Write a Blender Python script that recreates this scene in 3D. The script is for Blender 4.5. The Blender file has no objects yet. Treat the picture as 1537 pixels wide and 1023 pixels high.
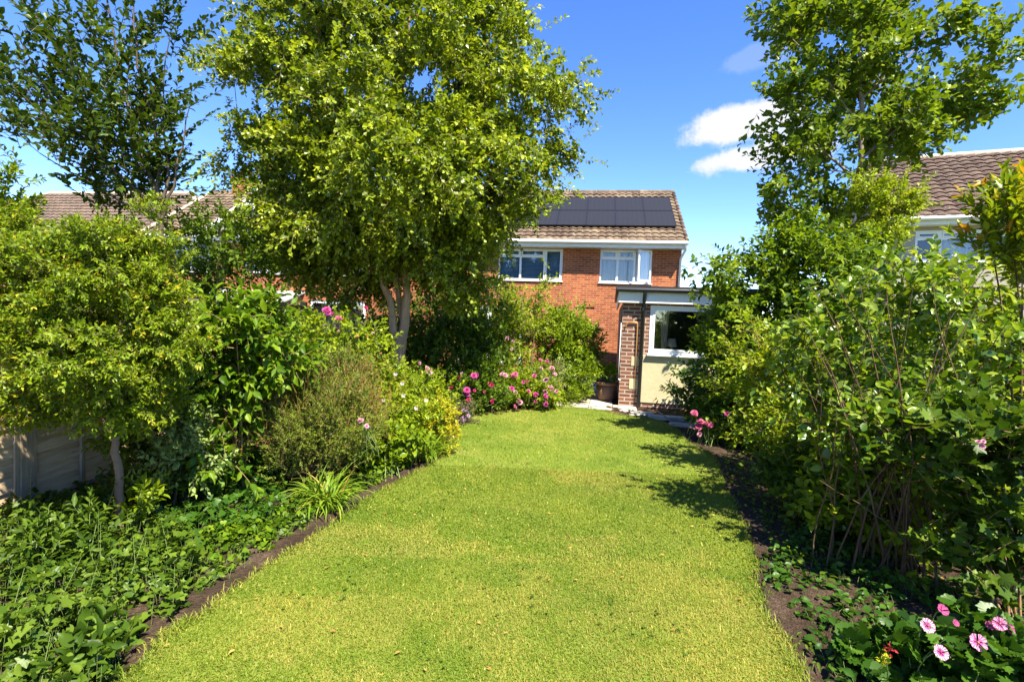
import bpy, bmesh, math
import numpy as np
from mathutils import Matrix, Vector

S = bpy.context.scene
COL = S.collection
PI = math.pi
# ------------------------------------------------------------------ camera
H = 1.7; FPX = 768.0
def _rx(a): c, s = math.cos(a), math.sin(a); return np.array([[1, 0, 0], [0, c, -s], [0, s, c]])
def _rz(a): c, s = math.cos(a), math.sin(a); return np.array([[c, -s, 0], [s, c, 0], [0, 0, 1]])
RC = _rx(PI / 2 - math.radians(2.5)) @ _rz(math.radians(2.2))
CC = np.array([0, 0, H])
def ray(x, y): return RC @ np.array([(x - 768.5) / FPX, -(y - 511.5) / FPX, -1.0])
def at(x, y, D): d = ray(x, y); return CC + d * (D / d[1])
def gr(x, y, z=0.0): d = ray(x, y); return CC + d * ((z - H) / d[2])
cd = bpy.data.cameras.new('camera'); cam = bpy.data.objects.new('camera', cd); COL.objects.link(cam)
cd.lens = 18; cd.sensor_width = 36; cd.clip_start = 0.05; cd.clip_end = 3000
m4 = np.eye(4); m4[:3, :3] = RC; m4[:3, 3] = CC
cam.matrix_world = Matrix(m4.tolist()); S.camera = cam

# ------------------------------------------------------------------ node helpers
def newmat(name):
    m = bpy.data.materials.new(name); m.use_nodes = True
    nt = m.node_tree; nt.nodes.clear(); return m, nt
class N:
    def __init__(s, nt): s.nt = nt
    def n(s, t, ins=None, **kw):
        nd = s.nt.nodes.new('ShaderNode' + t)
        for k, v in kw.items(): setattr(nd, k, v)
        for k, v in (ins or {}).items():
            if isinstance(v, bpy.types.NodeSocket): s.nt.links.new(v, nd.inputs[k])
            else: nd.inputs[k].default_value = v
        return nd
    def math(s, op, a, b=0.0, c=None, clamp=False):
        nd = s.n('Math', operation=op, use_clamp=clamp)
        for i, v in enumerate((a, b) if c is None else (a, b, c)):
            if isinstance(v, bpy.types.NodeSocket): s.nt.links.new(v, nd.inputs[i])
            else: nd.inputs[i].default_value = v
        return nd.outputs[0]
    def ramp(s, fac, stops, interp='LINEAR'):
        nd = s.n('ValToRGB'); cr = nd.color_ramp; cr.interpolation = interp
        while len(cr.elements) < len(stops): cr.elements.new(0.5)
        for e, (p, c) in zip(cr.elements, stops):
            e.position = p; e.color = (*c, 1) if len(c) == 3 else c
        s.nt.links.new(fac, nd.inputs[0]); return nd.outputs[0]
    def mix(s, fac, a, b, mode='MIX'):
        nd = s.n('MixRGB', blend_type=mode)
        for k, v in (('Fac', fac), ('Color1', a), ('Color2', b)):
            if isinstance(v, bpy.types.NodeSocket): s.nt.links.new(v, nd.inputs[k])
            elif k == 'Fac': nd.inputs[k].default_value = v
            else: nd.inputs[k].default_value = (*v, 1)
        return nd.outputs[0]
    def noise(s, vec, scale, detail=3, rough=.55):
        return s.n('TexNoise', {'Vector': vec, 'Scale': scale, 'Detail': detail, 'Roughness': rough}).outputs['Fac']
    def out(s, sh): s.nt.links.new(sh, s.n('OutputMaterial').inputs['Surface'])
    def pbr(s, col, rough=.6, bump=None, bstr=.3, bdist=.02, spec=.4, metal=0.0):
        ins = {'Base Color': col if isinstance(col, bpy.types.NodeSocket) else (*col, 1), 'Roughness': rough,
               'Specular IOR Level': spec, 'Metallic': metal}
        if bump is not None:
            ins['Normal'] = s.n('Bump', {'Height': bump, 'Strength': bstr, 'Distance': bdist}).outputs[0]
        return s.n('BsdfPrincipled', ins).outputs[0]
MATS = {}
def simple(name, col, rough=.5, spec=.4, metal=0.0, var=.15, scale=6.0, bstr=.1):
    m, nt = newmat(name); n = N(nt); tc = n.n('TexCoord').outputs['Object']
    f = n.noise(tc, scale, 4); g = n.noise(tc, scale * 9, 3)
    k = n.math('ADD', n.math('MULTIPLY', f, .6), n.math('MULTIPLY', g, .4))
    lo = tuple(c * (1 - var) for c in col); hi = tuple(min(1, c * (1 + var)) for c in col)
    c = n.ramp(k, [(.3, lo), (.7, hi)])
    n.out(n.pbr(c, rough, g, bstr, .01, spec, metal)); MATS[name] = m; return m
def leafmat(name, cols, trans=.4, rough=.42, spec=.22, tint=(1.2, 1.15, .5)):
    m, nt = newmat(name); n = N(nt)
    r = n.n('NewGeometry').outputs['Random Per Island']
    k = len(cols)
    if name[:2] in ('lf', 'gr'): cols = [(q[0] * 1.22, q[1] * 1.24, q[2] * .62) for q in cols]
    c = n.ramp(r, [(i / max(1, k - 1), cc) for i, cc in enumerate(cols)])
    tc = n.n('TexCoord').outputs['Object']
    v = n.noise(tc, 1.3, 2)
    c = n.mix(1.0, c, n.ramp(v, [(.3, (.86, .9, .9)), (.7, (1.14, 1.08, 1.0))]), 'MULTIPLY')
    p = n.pbr(c, rough, spec=spec)
    t = n.n('BsdfTranslucent', {'Color': n.mix(1.0, c, tint, 'MULTIPLY')}).outputs[0]
    n.out(n.n('MixShader', {0: trans, 1: p, 2: t}).outputs[0]); MATS[name] = m; return m

# ------------------------------------------------------------------ geometry builder
class G:
    def __init__(s): s.v = []; s.f = []; s.m = []; s.n = 0
    def add(s, V, F, mat=0):
        V = np.asarray(V, float).reshape(-1, 3); F = np.asarray(F, int)
        if len(V) == 0 or len(F) == 0: return
        s.v.append(V); s.f.append(F + s.n); s.m.append(np.full(len(F), mat) if np.isscalar(mat) else np.asarray(mat)); s.n += len(V)
    def box(s, a, b, mat=0, M=None):
        x0, y0, z0 = a; x1, y1, z1 = b
        V = np.array([[x0, y0, z0], [x1, y0, z0], [x1, y1, z0], [x0, y1, z0], [x0, y0, z1], [x1, y0, z1], [x1, y1, z1], [x0, y1, z1]], float)
        if M is not None: V = V @ M[0].T + M[1]
        s.add(V, [[3, 2, 1, 0], [4, 5, 6, 7], [0, 1, 5, 4], [1, 2, 6, 5], [2, 3, 7, 6], [3, 0, 4, 7]], mat)
    def quad(s, p, mat=0): s.add(p, [list(range(len(p)))], mat)
    def tube(s, P, R, k=6, mat=0, cap=True):
        P = np.asarray(P, float); n = len(P); R = np.full(n, R) if np.isscalar(R) else np.asarray(R, float)
        T = np.gradient(P, axis=0); T /= np.linalg.norm(T, axis=1)[:, None] + 1e-9
        ref = np.array([0, 0, 1.]) if abs(T[:, 2]).mean() < .8 else np.array([1., 0, 0])
        A = np.cross(T, ref); A /= np.linalg.norm(A, axis=1)[:, None] + 1e-9; B = np.cross(T, A)
        th = np.arange(k) / k * 2 * PI
        V = P[:, None] + R[:, None, None] * (A[:, None] * np.cos(th)[None, :, None] + B[:, None] * np.sin(th)[None, :, None])
        F = [[i * k + j, i * k + (j + 1) % k, (i + 1) * k + (j + 1) % k, (i + 1) * k + j] for i in range(n - 1) for j in range(k)]
        s.add(V.reshape(-1, 3), F, mat)
        if cap:
            s.add(V[0][::-1], [list(range(k))], mat); s.add(V[-1], [list(range(k))], mat)
    def lathe(s, prof, k=24, mat=0, c=(0, 0, 0)):
        th = np.arange(k) / k * 2 * PI; V = np.array([[r * math.cos(t) + c[0], r * math.sin(t) + c[1], z + c[2]] for r, z in prof for t in th])
        F = [[i * k + j, i * k + (j + 1) % k, (i + 1) * k + (j + 1) % k, (i + 1) * k + j] for i in range(len(prof) - 1) for j in range(k)]
        s.add(V, F, mat)
    def twigs(s, A, B, C, r0, r1, mat=0):
        # three-sided tapered twigs through A, B, C (arrays)
        n = len(A)
        if n == 0: return
        d = C - A; d /= np.linalg.norm(d, axis=1)[:, None] + 1e-9
        ref = np.where(np.abs(d[:, 2:3]) < .8, np.array([[0, 0, 1.]]), np.array([[1., 0, 0]]))
        a = np.cross(d, ref); a /= np.linalg.norm(a, axis=1)[:, None] + 1e-9; b = np.cross(d, a)
        V = np.zeros((n, 9, 3))
        for q, (P, r) in enumerate(((A, r0), (B, (r0 + r1) / 2), (C, r1))):
            for j in range(3):
                t = j * 2 * PI / 3; V[:, q * 3 + j] = P + r * (a * math.cos(t) + b * math.sin(t))
        f = np.array([[q * 3 + j, q * 3 + (j + 1) % 3, q * 3 + 3 + (j + 1) % 3, q * 3 + 3 + j] for q in range(2) for j in range(3)])
        s.add(V.reshape(-1, 3), (f[None] + (np.arange(n) * 9)[:, None, None]).reshape(-1, 4), mat)
    def mesh(s, name, mats, off=None, smooth=False):
        V = np.concatenate(s.v)
        if off is not None: V = V - np.asarray(off)
        me = bpy.data.meshes.new(name)
        me.vertices.add(len(V)); me.vertices.foreach_set('co', V.astype(np.float32).ravel())
        L = np.concatenate([f.ravel() for f in s.f]); tot = np.concatenate([np.full(len(f), f.shape[1]) for f in s.f])
        me.loops.add(len(L)); me.loops.foreach_set('vertex_index', L.astype(np.int32))
        me.polygons.add(len(tot)); st = np.concatenate([[0], np.cumsum(tot)[:-1]])
        me.polygons.foreach_set('loop_start', st.astype(np.int32))
        for m in mats: me.materials.append(m if not isinstance(m, str) else MATS[m])
        me.polygons.foreach_set('material_index', np.concatenate(s.m).astype(np.int32))
        me.polygons.foreach_set('use_smooth', np.full(len(tot), bool(smooth)))
        me.update(calc_edges=True); return me
    def build(s, name, mats, parent=None, smooth=False, local=False):
        off = None
        if parent is not None and not local:
            off = np.zeros(3); p = parent
            while p is not None: off = off + np.array(p.location); p = p.parent
        o = bpy.data.objects.new(name, s.mesh(name, mats, off, smooth)); COL.objects.link(o)
        if parent is not None: o.parent = parent
        return o
def thing(name, label, cat, loc=(0, 0, 0), rz=0.0, group=None):
    o = bpy.data.objects.new(name, None); COL.objects.link(o); o.empty_display_size = .1
    o.location = tuple(float(c) for c in loc); o.rotation_euler = (0, 0, rz)
    o['label'] = label; o['category'] = cat
    if group: o['group'] = group
    return o
def tag(o, label=None, cat=None, group=None, kind=None):
    if label: o['label'] = label
    if cat: o['category'] = cat
    if group: o['group'] = group
    if kind: o['kind'] = kind
    return o
def nrmz(a): return a / (np.linalg.norm(a, axis=-1, keepdims=True) + 1e-9)

# ------------------------------------------------------------------ leaf templates: (along, side, up)
def _oval(st):
    V = [(0, 0, 0)]; T = []
    for t, w, z in st: V += [(t, 0, z - .05), (t, w, z + .03), (t, -w, z + .03)]
    n = len(st); V.append((1, 0, -.14)); tip = len(V) - 1
    T += [(0, 1, 2), (0, 3, 1)]
    for i in range(n - 1):
        a = 1 + 3 * i; b = a + 3
        T += [(a, b, b + 1), (a, b + 1, a + 1), (a, a + 2, b + 2), (a, b + 2, b)]
    a = 1 + 3 * (n - 1); T += [(a, tip, a + 1), (a, a + 2, tip)]
    return np.array(V, float), np.array(T)
def _lobed(nl=5, inner=.55):
    V = [(.36, 0, -.04)]; per = 4; k = nl * per
    for i in range(k + 1):
        q = i % per; an = -2.8 + 5.6 * i / k
        r = .60 * (inner, .5 + .42 * inner, 1.0, .5 + .42 * inner)[q] * (1.0 - .16 * abs(an) / 2.8)
        V.append((.36 + r * math.cos(an), r * math.sin(an), (-.03, .05, .0, .05)[q]))
    V.append((.10, 0, 0))
    T = [(0, i + 1, i + 2) for i in range(k)] + [(0, k + 1, k + 2), (0, k + 2, 1)]
    return np.array(V, float), np.array(T)
TPL = {
    'small': _oval([(.5, .5, .06)]),
    'oval': _oval([(.22, .36, .03), (.52, .5, .05), (.8, .28, .0)]),
    'long': _oval([(.25, .4, .05), (.55, .5, .04), (.82, .24, -.05)]),
    'obov': _oval([(.35, .3, .02), (.68, .5, .03), (.88, .36, 0)]),
    'lobed': _lobed(5, .6), 'ivy': _lobed(3, .62), 'round': _lobed(7, .86),
}
def put_leaves(g, rng, pos, d, up, L, W, tpl, mat=0):
    V, T = TPL[tpl]; n = len(pos)
    if n == 0: return
    d = nrmz(d); side = nrmz(np.cross(up, d)); nn = np.cross(d, side)
    L = np.broadcast_to(L, n); W = np.broadcast_to(W, n)
    curl = rng.uniform(.3, 1.9, n)
    P = (pos[:, None] + d[:, None] * (V[None, :, 0:1] * L[:, None, None]) + side[:, None] * (V[None, :, 1:2] * W[:, None, None])
         + nn[:, None] * (V[None, :, 2:3] * (L * curl)[:, None, None]))
    F = (T[None] + (np.arange(n) * len(V))[:, None, None]).reshape(-1, 3)
    g.add(P.reshape(-1, 3), F, mat if np.isscalar(mat) else np.repeat(mat, len(T)))
def spray_leaves(g, tw, rng, Sp, d, ln, spec):
    """sprays: start points, directions, lengths -> leaves and twigs"""
    n = len(Sp); m = spec['nleaf']; k = np.arange(m)
    t = (k[None] + .6 + rng.uniform(-.3, .3, (n, m))) / m
    droop = spec.get('droop', .15)
    ref = nrmz(np.array([0, 0, 1.]) + rng.normal(0, .25, (n, 3)))
    s = nrmz(np.cross(d, ref)); q = np.cross(s, d)
    base = Sp[:, None] + d[:, None] * (ln[:, None] * t)[..., None]
    base[..., 2] -= droop * ln[:, None] * t ** 2
    if spec.get('two', True): phi = (k % 2)[None] * PI + rng.normal(0, .45, (n, m))
    else: phi = k[None] * 2.4 + rng.uniform(0, 6.28, (n, 1)) + rng.normal(0, .2, (n, m))
    A = spec.get('ang', .9) * (1.15 - .55 * t) + rng.normal(0, .15, (n, m))
    rad = s[:, None] * np.cos(phi)[..., None] + q[:, None] * np.sin(phi)[..., None]
    ld = nrmz(d[:, None] * np.cos(A)[..., None] + rad * np.sin(A)[..., None])
    ld[..., 2] -= spec.get('hang', .12); ld = nrmz(ld)
    up = nrmz(np.array([0, 0, 1.]) * spec.get('flat', 1.0) + d[:, None] * .3 + rng.normal(0, spec.get('jit', .5), (n, m, 3)))
    sc = rng.uniform(.65, 1.2, (n, m)) * (1.0 - .3 * np.maximum(0, t - .75) / .25)
    pos = base.reshape(-1, 3)
    mat = 0
    if spec.get('tip'):
        mat = np.where((t > 1 - spec['tipfrac']) & (rng.random((n, 1)) < spec.get('tipprob', .7)), 1, 0).ravel()
    put_leaves(g, rng, pos, ld.reshape(-1, 3), up.reshape(-1, 3), (spec['L'] * sc).ravel(), (spec['W'] * sc * rng.uniform(.85, 1.15, sc.shape)).ravel(), spec['tpl'], mat)
    if tw is not None:
        mid = Sp + d * (ln * .5)[:, None]; mid[:, 2] -= droop * ln * .25
        end = Sp + d * (ln * .97)[:, None]; end[:, 2] -= droop * ln * .94
        tw.twigs(Sp, mid, end, spec.get('tr', .003), spec.get('tr', .003) * .4, spec.get('twmat', 0))
def blob(px, py, D, rx, ry, rd=None, w=1.0):
    c = at(px, py, D); k = D / FPX
    return (c, np.array([rx * k, rd if rd else (rx + ry) * .5 * k, ry * k]), w)
def clumps(rng, blobs, ncl, lo=.4, zmin=.05):
    wt = np.array([(b[1][0] * b[1][2]) * b[2] for b in blobs]); wt /= wt.sum()
    C = []; O = []; W = []
    for i, b in enumerate(blobs):
        n = max(2, int(round(ncl * wt[i])))
        u = nrmz(rng.normal(0, 1, (n, 3))); rr = lo + (1 - lo) * rng.random(n) ** .55
        c = b[0] + u * b[1] * rr[:, None]; C.append(c); O.append(nrmz(u / b[1])); W.append(np.full(n, 1.0))
    C = np.concatenate(C); O = np.concatenate(O)
    k = C[:, 2] > zmin
    return C[k], O[k]
def bez(p0, p1, p2, n=6):
    t = np.linspace(0, 1, n)[:, None]; return (1 - t) ** 2 * p0 + 2 * t * (1 - t) * p1 + t ** 2 * p2
def limbs(g, rng, nodes, nrad, C, r=.01, k=5, rise=.35, mat=0, grow=True):
    nodes = list(nodes); nrad = list(nrad)
    order = np.argsort([np.min(np.linalg.norm(np.array(nodes) - c, axis=1)) for c in C])
    for i in order:
        c = C[i]; A = np.array(nodes); dd = np.linalg.norm(A - c, axis=1) + 1.2 * np.maximum(0, A[:, 2] - c[2] + .05)
        j = int(np.argmin(dd)); p0 = A[j]; dist = np.linalg.norm(c - p0)
        p1 = p0 * .5 + c * .5 + np.array([0, 0, rise * dist * .4]) + rng.normal(0, .08 * dist, 3)
        P = bez(p0, p1, c, 6); r0 = min(nrad[j] * .75, r * (.6 + .8 * dist))
        R = np.linspace(r0, max(.0018, r0 * .3), 6)
        g.tube(P, R, k, mat, cap=False)
        if grow:
            for q in (2, 3, 4, 5): nodes.append(P[q]); nrad.append(R[q])
def make_plant(name, label, cat, base, blobs, spec, ncl, nspr, seed, mats, bark, stems=None, nstem=5, stem_r=.012, cr=.2, out=.7, upb=.5, rnd=.5,
               lo=.4, group=None, fol='foliage', stemname='stems', limb_r=.01, limb_k=4, rise=.35, nolimb=False, extra=None, zmin=.05):
    rng = np.random.default_rng(seed)
    base = np.array([base[0], base[1], base[2] if len(base) > 2 else 0.0])
    T = thing(name, label, cat, base, group=group)
    C, O = clumps(rng, blobs, ncl, lo, zmin)
    tw = G(); nodes = []; nr = []
    if stems is None:
        idx = rng.choice(len(C), min(nstem, len(C)), replace=False); stems = []
        for i in idx:
            b = base + np.array([rng.normal(0, .06), rng.normal(0, .06), 0]); c = C[i]
            p1 = np.array([b[0] * .65 + c[0] * .35, b[1] * .65 + c[1] * .35, b[2] + (c[2] - b[2]) * .6])
            P = bez(b, p1, c, 9); stems.append((P, np.linspace(stem_r, stem_r * .3, 9)))
    for P, R in stems:
        P = np.asarray(P, float); R = np.asarray(R, float)
        tw.tube(P, R, 10 if R[0] > .03 else 6, 0); nodes += list(P[1:]); nr += list(R[1:])
    if not nolimb: limbs(tw, rng, nodes, nr, C, limb_r, limb_k, rise)
    per = rng.poisson(nspr / len(C), len(C)); ci = np.repeat(np.arange(len(C)), per); n = len(ci)
    off = rng.normal(0, 1, (n, 3)) * cr * np.array([1, 1, .7]); P = C[ci] + off
    od = nrmz(O[ci] * out + np.array([0, 0, upb]) + rng.normal(0, rnd, (n, 3)) + nrmz(off) * .35)
    ln = spec['ln'] * rng.uniform(.6, 1.3, n)
    k = P[:, 2] > .03; P, od, ln = P[k], od[k], ln[k]
    P = P - od * (ln * .35)[:, None]
    g = G(); spray_leaves(g, tw, rng, P, od, ln, spec)
    if extra: extra(g, tw, rng, C, O)
    g.build(fol, mats, T, smooth=True); tw.build(stemname, [bark], T, smooth=True)
    return T, C, O, rng

# ------------------------------------------------------------------ light, sky
SUN_EL, SUN_AZ = math.radians(56), math.radians(31)       # azimuth: from behind the camera towards the right
sdir = np.array([math.sin(SUN_AZ) * math.cos(SUN_EL), -math.cos(SUN_AZ) * math.cos(SUN_EL), math.sin(SUN_EL)])
ld = bpy.data.lights.new('sun', 'SUN'); ld.energy = 5.0; ld.angle = math.radians(.5); ld.color = (1.0, .93, .77)
sun = bpy.data.objects.new('sun', ld); COL.objects.link(sun); sun.location = (20, -25, 40)
sun.rotation_euler = Vector(sdir.tolist()).to_track_quat('Z', 'Y').to_euler()
w = bpy.data.worlds.new('World'); S.world = w; w.use_nodes = True
nt = w.node_tree; nt.nodes.clear(); n = N(nt)
sky = n.n('TexSky', sky_type='NISHITA', sun_disc=False, sun_elevation=SUN_EL, sun_rotation=math.atan2(sdir[0], sdir[1]),
          altitude=1200, air_density=1.0, dust_density=0.0, ozone_density=2.0)
tcw = n.n('TexCoord').outputs['Generated']
skyc = n.n('HueSaturation', {'Hue': .515, 'Saturation': 1.27, 'Value': 1.0, 'Color': sky.outputs[0]}).outputs[0]
def dotv(v): return n.n('VectorMath', {0: tcw, 1: tuple(float(c) for c in v)}, operation='DOT_PRODUCT').outputs['Value']
mask = None
nz = n.noise(tcw, 7, 7, .62); nz2 = n.noise(tcw, 22, 8, .68)
nzz = n.math('ADD', n.math('MULTIPLY', nz, .45), n.math('MULTIPLY', nz2, .55))
for (px, py, a, b, dens) in ((1112, 186, 74, 27, 1.0), (1085, 196, 48, 20, 1.0), (1140, 178, 60, 24, 1.0), (1118, 238, 74, 19, 1.0), (1190, 215, 60, 34, .8), (1140, 84, 44, 15, .16)):
    c = nrmz(ray(px, py)); r = nrmz(np.cross(c, [0, 0, 1.])); u = np.cross(r, c)
    rot = .12; r, u = r * math.cos(rot) + u * math.sin(rot), u * math.cos(rot) - r * math.sin(rot)
    x = n.math('DIVIDE', dotv(r), a / FPX); y = n.math('DIVIDE', dotv(u), b / FPX)
    d = n.math('SQRT', n.math('ADD', n.math('MULTIPLY', x, x), n.math('MULTIPLY', y, y)))
    fr = n.math('GREATER_THAN', dotv(c), 0.3)
    e = n.math('ADD', d, n.math('MULTIPLY', n.math('SUBTRACT', nzz, .5), 2.5))
    mk = n.n('MapRange', {0: e, 1: 1.08, 2: .55, 3: 0.0, 4: dens}, interpolation_type='SMOOTHSTEP').outputs[0]
    mk = n.math('MULTIPLY', mk, fr)
    mask = mk if mask is None else n.math('MAXIMUM', mask, mk)
bg = n.n('Background', {'Color': skyc, 'Strength': .108}).outputs[0]
cl = n.n('Background', {'Color': (.93, .95, 1.0, 1), 'Strength': .32}).outputs[0]
ms = n.n('MixShader', {0: mask, 1: bg, 2: cl}).outputs[0]
nt.links.new(ms, n.n('OutputWorld').inputs['Surface'])
S.view_settings.view_transform = 'Standard'; S.view_settings.look = 'None'; S.view_settings.exposure = 1.75; S.view_settings.gamma = 1
S.render.engine = 'CYCLES'; S.cycles.max_bounces = 8; S.cycles.transparent_max_bounces = 12; S.cycles.diffuse_bounces = 4
try: S.cycles.use_denoising = True
except Exception: pass

# ------------------------------------------------------------------ materials
def brickmat(name, c1, c2, mortar, bw=.225, bh=.075, ms_=.011, axis='XZ'):
    m, nt = newmat(name); n = N(nt); tc = n.n('TexCoord').outputs['Object']
    sp = n.n('SeparateXYZ', {0: tc}); px = n.math('ADD', sp.outputs[0], n.math('MULTIPLY', sp.outputs[1], 1.0))
    v = n.n('CombineXYZ', {0: px, 1: sp.outputs[2], 2: 0.0}).outputs[0]
    b = n.n('TexBrick', {'Vector': v, 'Scale': 1.0, 'Mortar Size': ms_, 'Mortar Smooth': .15, 'Bias': 0.0, 'Brick Width': bw, 'Row Height': bh,
                         'Color1': (*c1, 1), 'Color2': (*c2, 1), 'Mortar': (*mortar, 1)}, offset=.5)
    f = n.noise(tc, 1.1, 4); c = n.mix(1.0, b.outputs['Color'], n.ramp(f, [(.3, (.8, .8, .82)), (.7, (1.15, 1.12, 1.1))]), 'MULTIPLY')
    g = n.noise(tc, 60, 3); c = n.mix(.3, c, n.ramp(g, [(.3, (.55, .55, .55)), (.7, (1.3, 1.3, 1.3))]), 'MULTIPLY')
    h = n.math('ADD', n.math('MULTIPLY', b.outputs['Fac'], -1.0), n.math('MULTIPLY', g, .3))
    n.out(n.pbr(c, .85, h, .6, .01, .2)); MATS[name] = m
brickmat('red_brick', (.24, .052, .018), (.41, .115, .036), (.32, .20, .12))
brickmat('brown_brick', (.125, .05, .032), (.21, .085, .05), (.36, .30, .24), .225, .075, .012)
def tilemat(name, cols, tw, tl):
    m, nt = newmat(name); n = N(nt); tc = n.n('TexCoord').outputs['Object']
    sn = n.n('VectorMath', {0: tc, 1: (tw, tl, 100.0)}, operation='SNAP').outputs[0]
    r = n.n('TexWhiteNoise', {'Vector': sn}, noise_dimensions='3D').outputs['Value']
    c = n.ramp(r, [(i / (len(cols) - 1), k) for i, k in enumerate(cols)])
    f = n.noise(tc, 1.4, 5); c = n.mix(1.0, c, n.ramp(f, [(.3, (.75, .76, .76)), (.7, (1.2, 1.18, 1.12))]), 'MULTIPLY')
    l = n.noise(tc, 22, 4); c = n.mix(n.math('MULTIPLY', n.math('GREATER_THAN', l, .64), .5), c, (.42, .40, .34))
    n.out(n.pbr(c, .85, n.noise(tc, 45, 3), .4, .01, .2)); MATS[name] = m
tilemat('tan_tiles', [(.07, .045, .03), (.11, .075, .05), (.17, .125, .085), (.085, .056, .038)], .3, .29)
tilemat('brown_tiles', [(.06, .038, .03), (.085, .055, .042), (.105, .07, .054), (.07, .044, .034)], .3, .27)
tilemat('pinkish_tiles', [(.09, .062, .047), (.125, .088, .067), (.105, .074, .057)], .3, .27)
simple('white_plastic', (.70, .70, .69), .35, .5, var=.04)
simple('offwhite_paint', (.70, .69, .64), .5, .4, var=.08, scale=3)
simple('grey_sheet', (.34, .36, .39), .45, .5, var=.15, scale=3)
simple('black_felt', (.02, .021, .024), .55, .4, var=.3)
simple('black_plastic', (.012, .012, .013), .35, .5)
simple('copper', (.34, .17, .05), .4, .5, .3, var=.35, scale=12)
simple('cream_render', (.44, .385, .235), .85, .2, var=.13, scale=1.7, bstr=.3)
simple('pale_render', (.34, .30, .25), .85, .2, var=.06, scale=2.5)
simple('mortar', (.42, .35, .27), .9, .2, var=.2, scale=9)
simple('curtain', (.66, .68, .70), .85, .1, var=.1)
simple('beige_curtain', (.45, .37, .27), .85, .1, var=.15)
simple('blind', (.34, .52, .66), .5, .3, var=.1)
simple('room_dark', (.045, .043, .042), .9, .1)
simple('lamp_fabric', (.42, .36, .26), .8, .1)
simple('terracotta', (.33, .13, .065), .7, .3, var=.25, scale=8)
simple('brown_pot', (.16, .085, .05), .55, .4, var=.25, scale=8)
simple('green_tub', (.10, .14, .12), .5, .4)
simple('stone', (.42, .37, .30), .85, .2, var=.25, scale=5, bstr=.4)
simple('stone_grey', (.33, .31, .27), .85, .2, var=.25, scale=6, bstr=.4)
simple('lead', (.12, .125, .13), .5, .5)
def glassmat(name, refl=.10, tint=(.75, .8, .85)):
    m, nt = newmat(name); n = N(nt)
    fr = n.n('LayerWeight', {'Blend': .35}).outputs['Fresnel']
    f = n.math('ADD', n.math('MULTIPLY', fr, .8), refl, clamp=True)
    t = n.n('BsdfTransparent', {'Color': (*tint, 1)}).outputs[0]; gl = n.n('BsdfGlossy', {'Color': (.9, .95, 1, 1), 'Roughness': .02}).outputs[0]
    n.out(n.n('MixShader', {0: f, 1: t, 2: gl}).outputs[0]); MATS[name] = m
glassmat('glass', .05); glassmat('glass_dark', .14, (.85, .9, .93))
m, nt = newmat('solar_glass'); n = N(nt); tc = n.n('TexCoord').outputs['Object']
sp = n.n('SeparateXYZ', {0: tc})
ln_ = n.math('GREATER_THAN', n.math('FRACT', n.math('MULTIPLY', sp.outputs[0], 6.06)), .94)
c = n.mix(n.math('MULTIPLY', ln_, .35), (.017, .017, .019), (.04, .04, .045))
n.out(n.pbr(c, .45, spec=.22)); MATS['solar_glass'] = m
# wood
def woodmat(name, a, b, c3, axis):
    m, nt = newmat(name); n = N(nt); tc = n.n('TexCoord').outputs['Object']
    mp = n.n('Mapping', {'Vector': tc, 'Scale': axis}).outputs[0]
    f = n.noise(mp, 3.0, 6, .65); k = n.noise(tc, 2.2, 3)
    c = n.ramp(f, [(.25, a), (.5, b), (.75, c3)]); r = n.n('NewGeometry').outputs['Random Per Island']
    c = n.mix(1.0, c, n.ramp(r, [(0, (.78, .76, .74)), (1, (1.2, 1.17, 1.12))]), 'MULTIPLY')
    c = n.mix(.6, c, n.ramp(k, [(.3, (.7, .72, .68)), (.7, (1.2, 1.18, 1.15))]), 'MULTIPLY')
    n.out(n.pbr(c, .85, f, .5, .01, .2)); MATS[name] = m
woodmat('fence_wood', (.36, .25, .15), (.56, .42, .27), (.66, .53, .37), (9, .8, 14))
woodmat('post_wood', (.20, .15, .10), (.34, .27, .19), (.46, .37, .27), (14, 14, 1.2))
def barkmat(name, a, b, sc=14):
    m, nt = newmat(name); n = N(nt); tc = n.n('TexCoord').outputs['Object']
    mp = n.n('Mapping', {'Vector': tc, 'Scale': (1, 1, .25)}).outputs[0]
    f = n.noise(mp, sc, 6, .7); k = n.noise(tc, 3.5, 3)
    c = n.ramp(f, [(.3, a), (.7, b)]); c = n.mix(n.math('MULTIPLY', n.math('GREATER_THAN', k, .58), .35), c, (.14, .15, .07))
    n.out(n.pbr(c, .85, f, .9, .02, .2)); MATS[name] = m
barkmat('bark_pale', (.20, .125, .07), (.42, .29, .18)); barkmat('bark_grey', (.14, .11, .08), (.30, .245, .19))
barkmat('bark_dark', (.055, .04, .03), (.12, .09, .065)); barkmat('bark_tan', (.20, .12, .06), (.36, .22, .11), 20)
barkmat('bark_red', (.065, .038, .022), (.16, .09, .048), 20); barkmat('stem_green', (.10, .15, .04), (.18, .24, .07), 20)
barkmat('bark_brown', (.11, .075, .05), (.24, .17, .115)); barkmat('twig_brown', (.16, .09, .06), (.28, .17, .11), 20)
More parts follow.
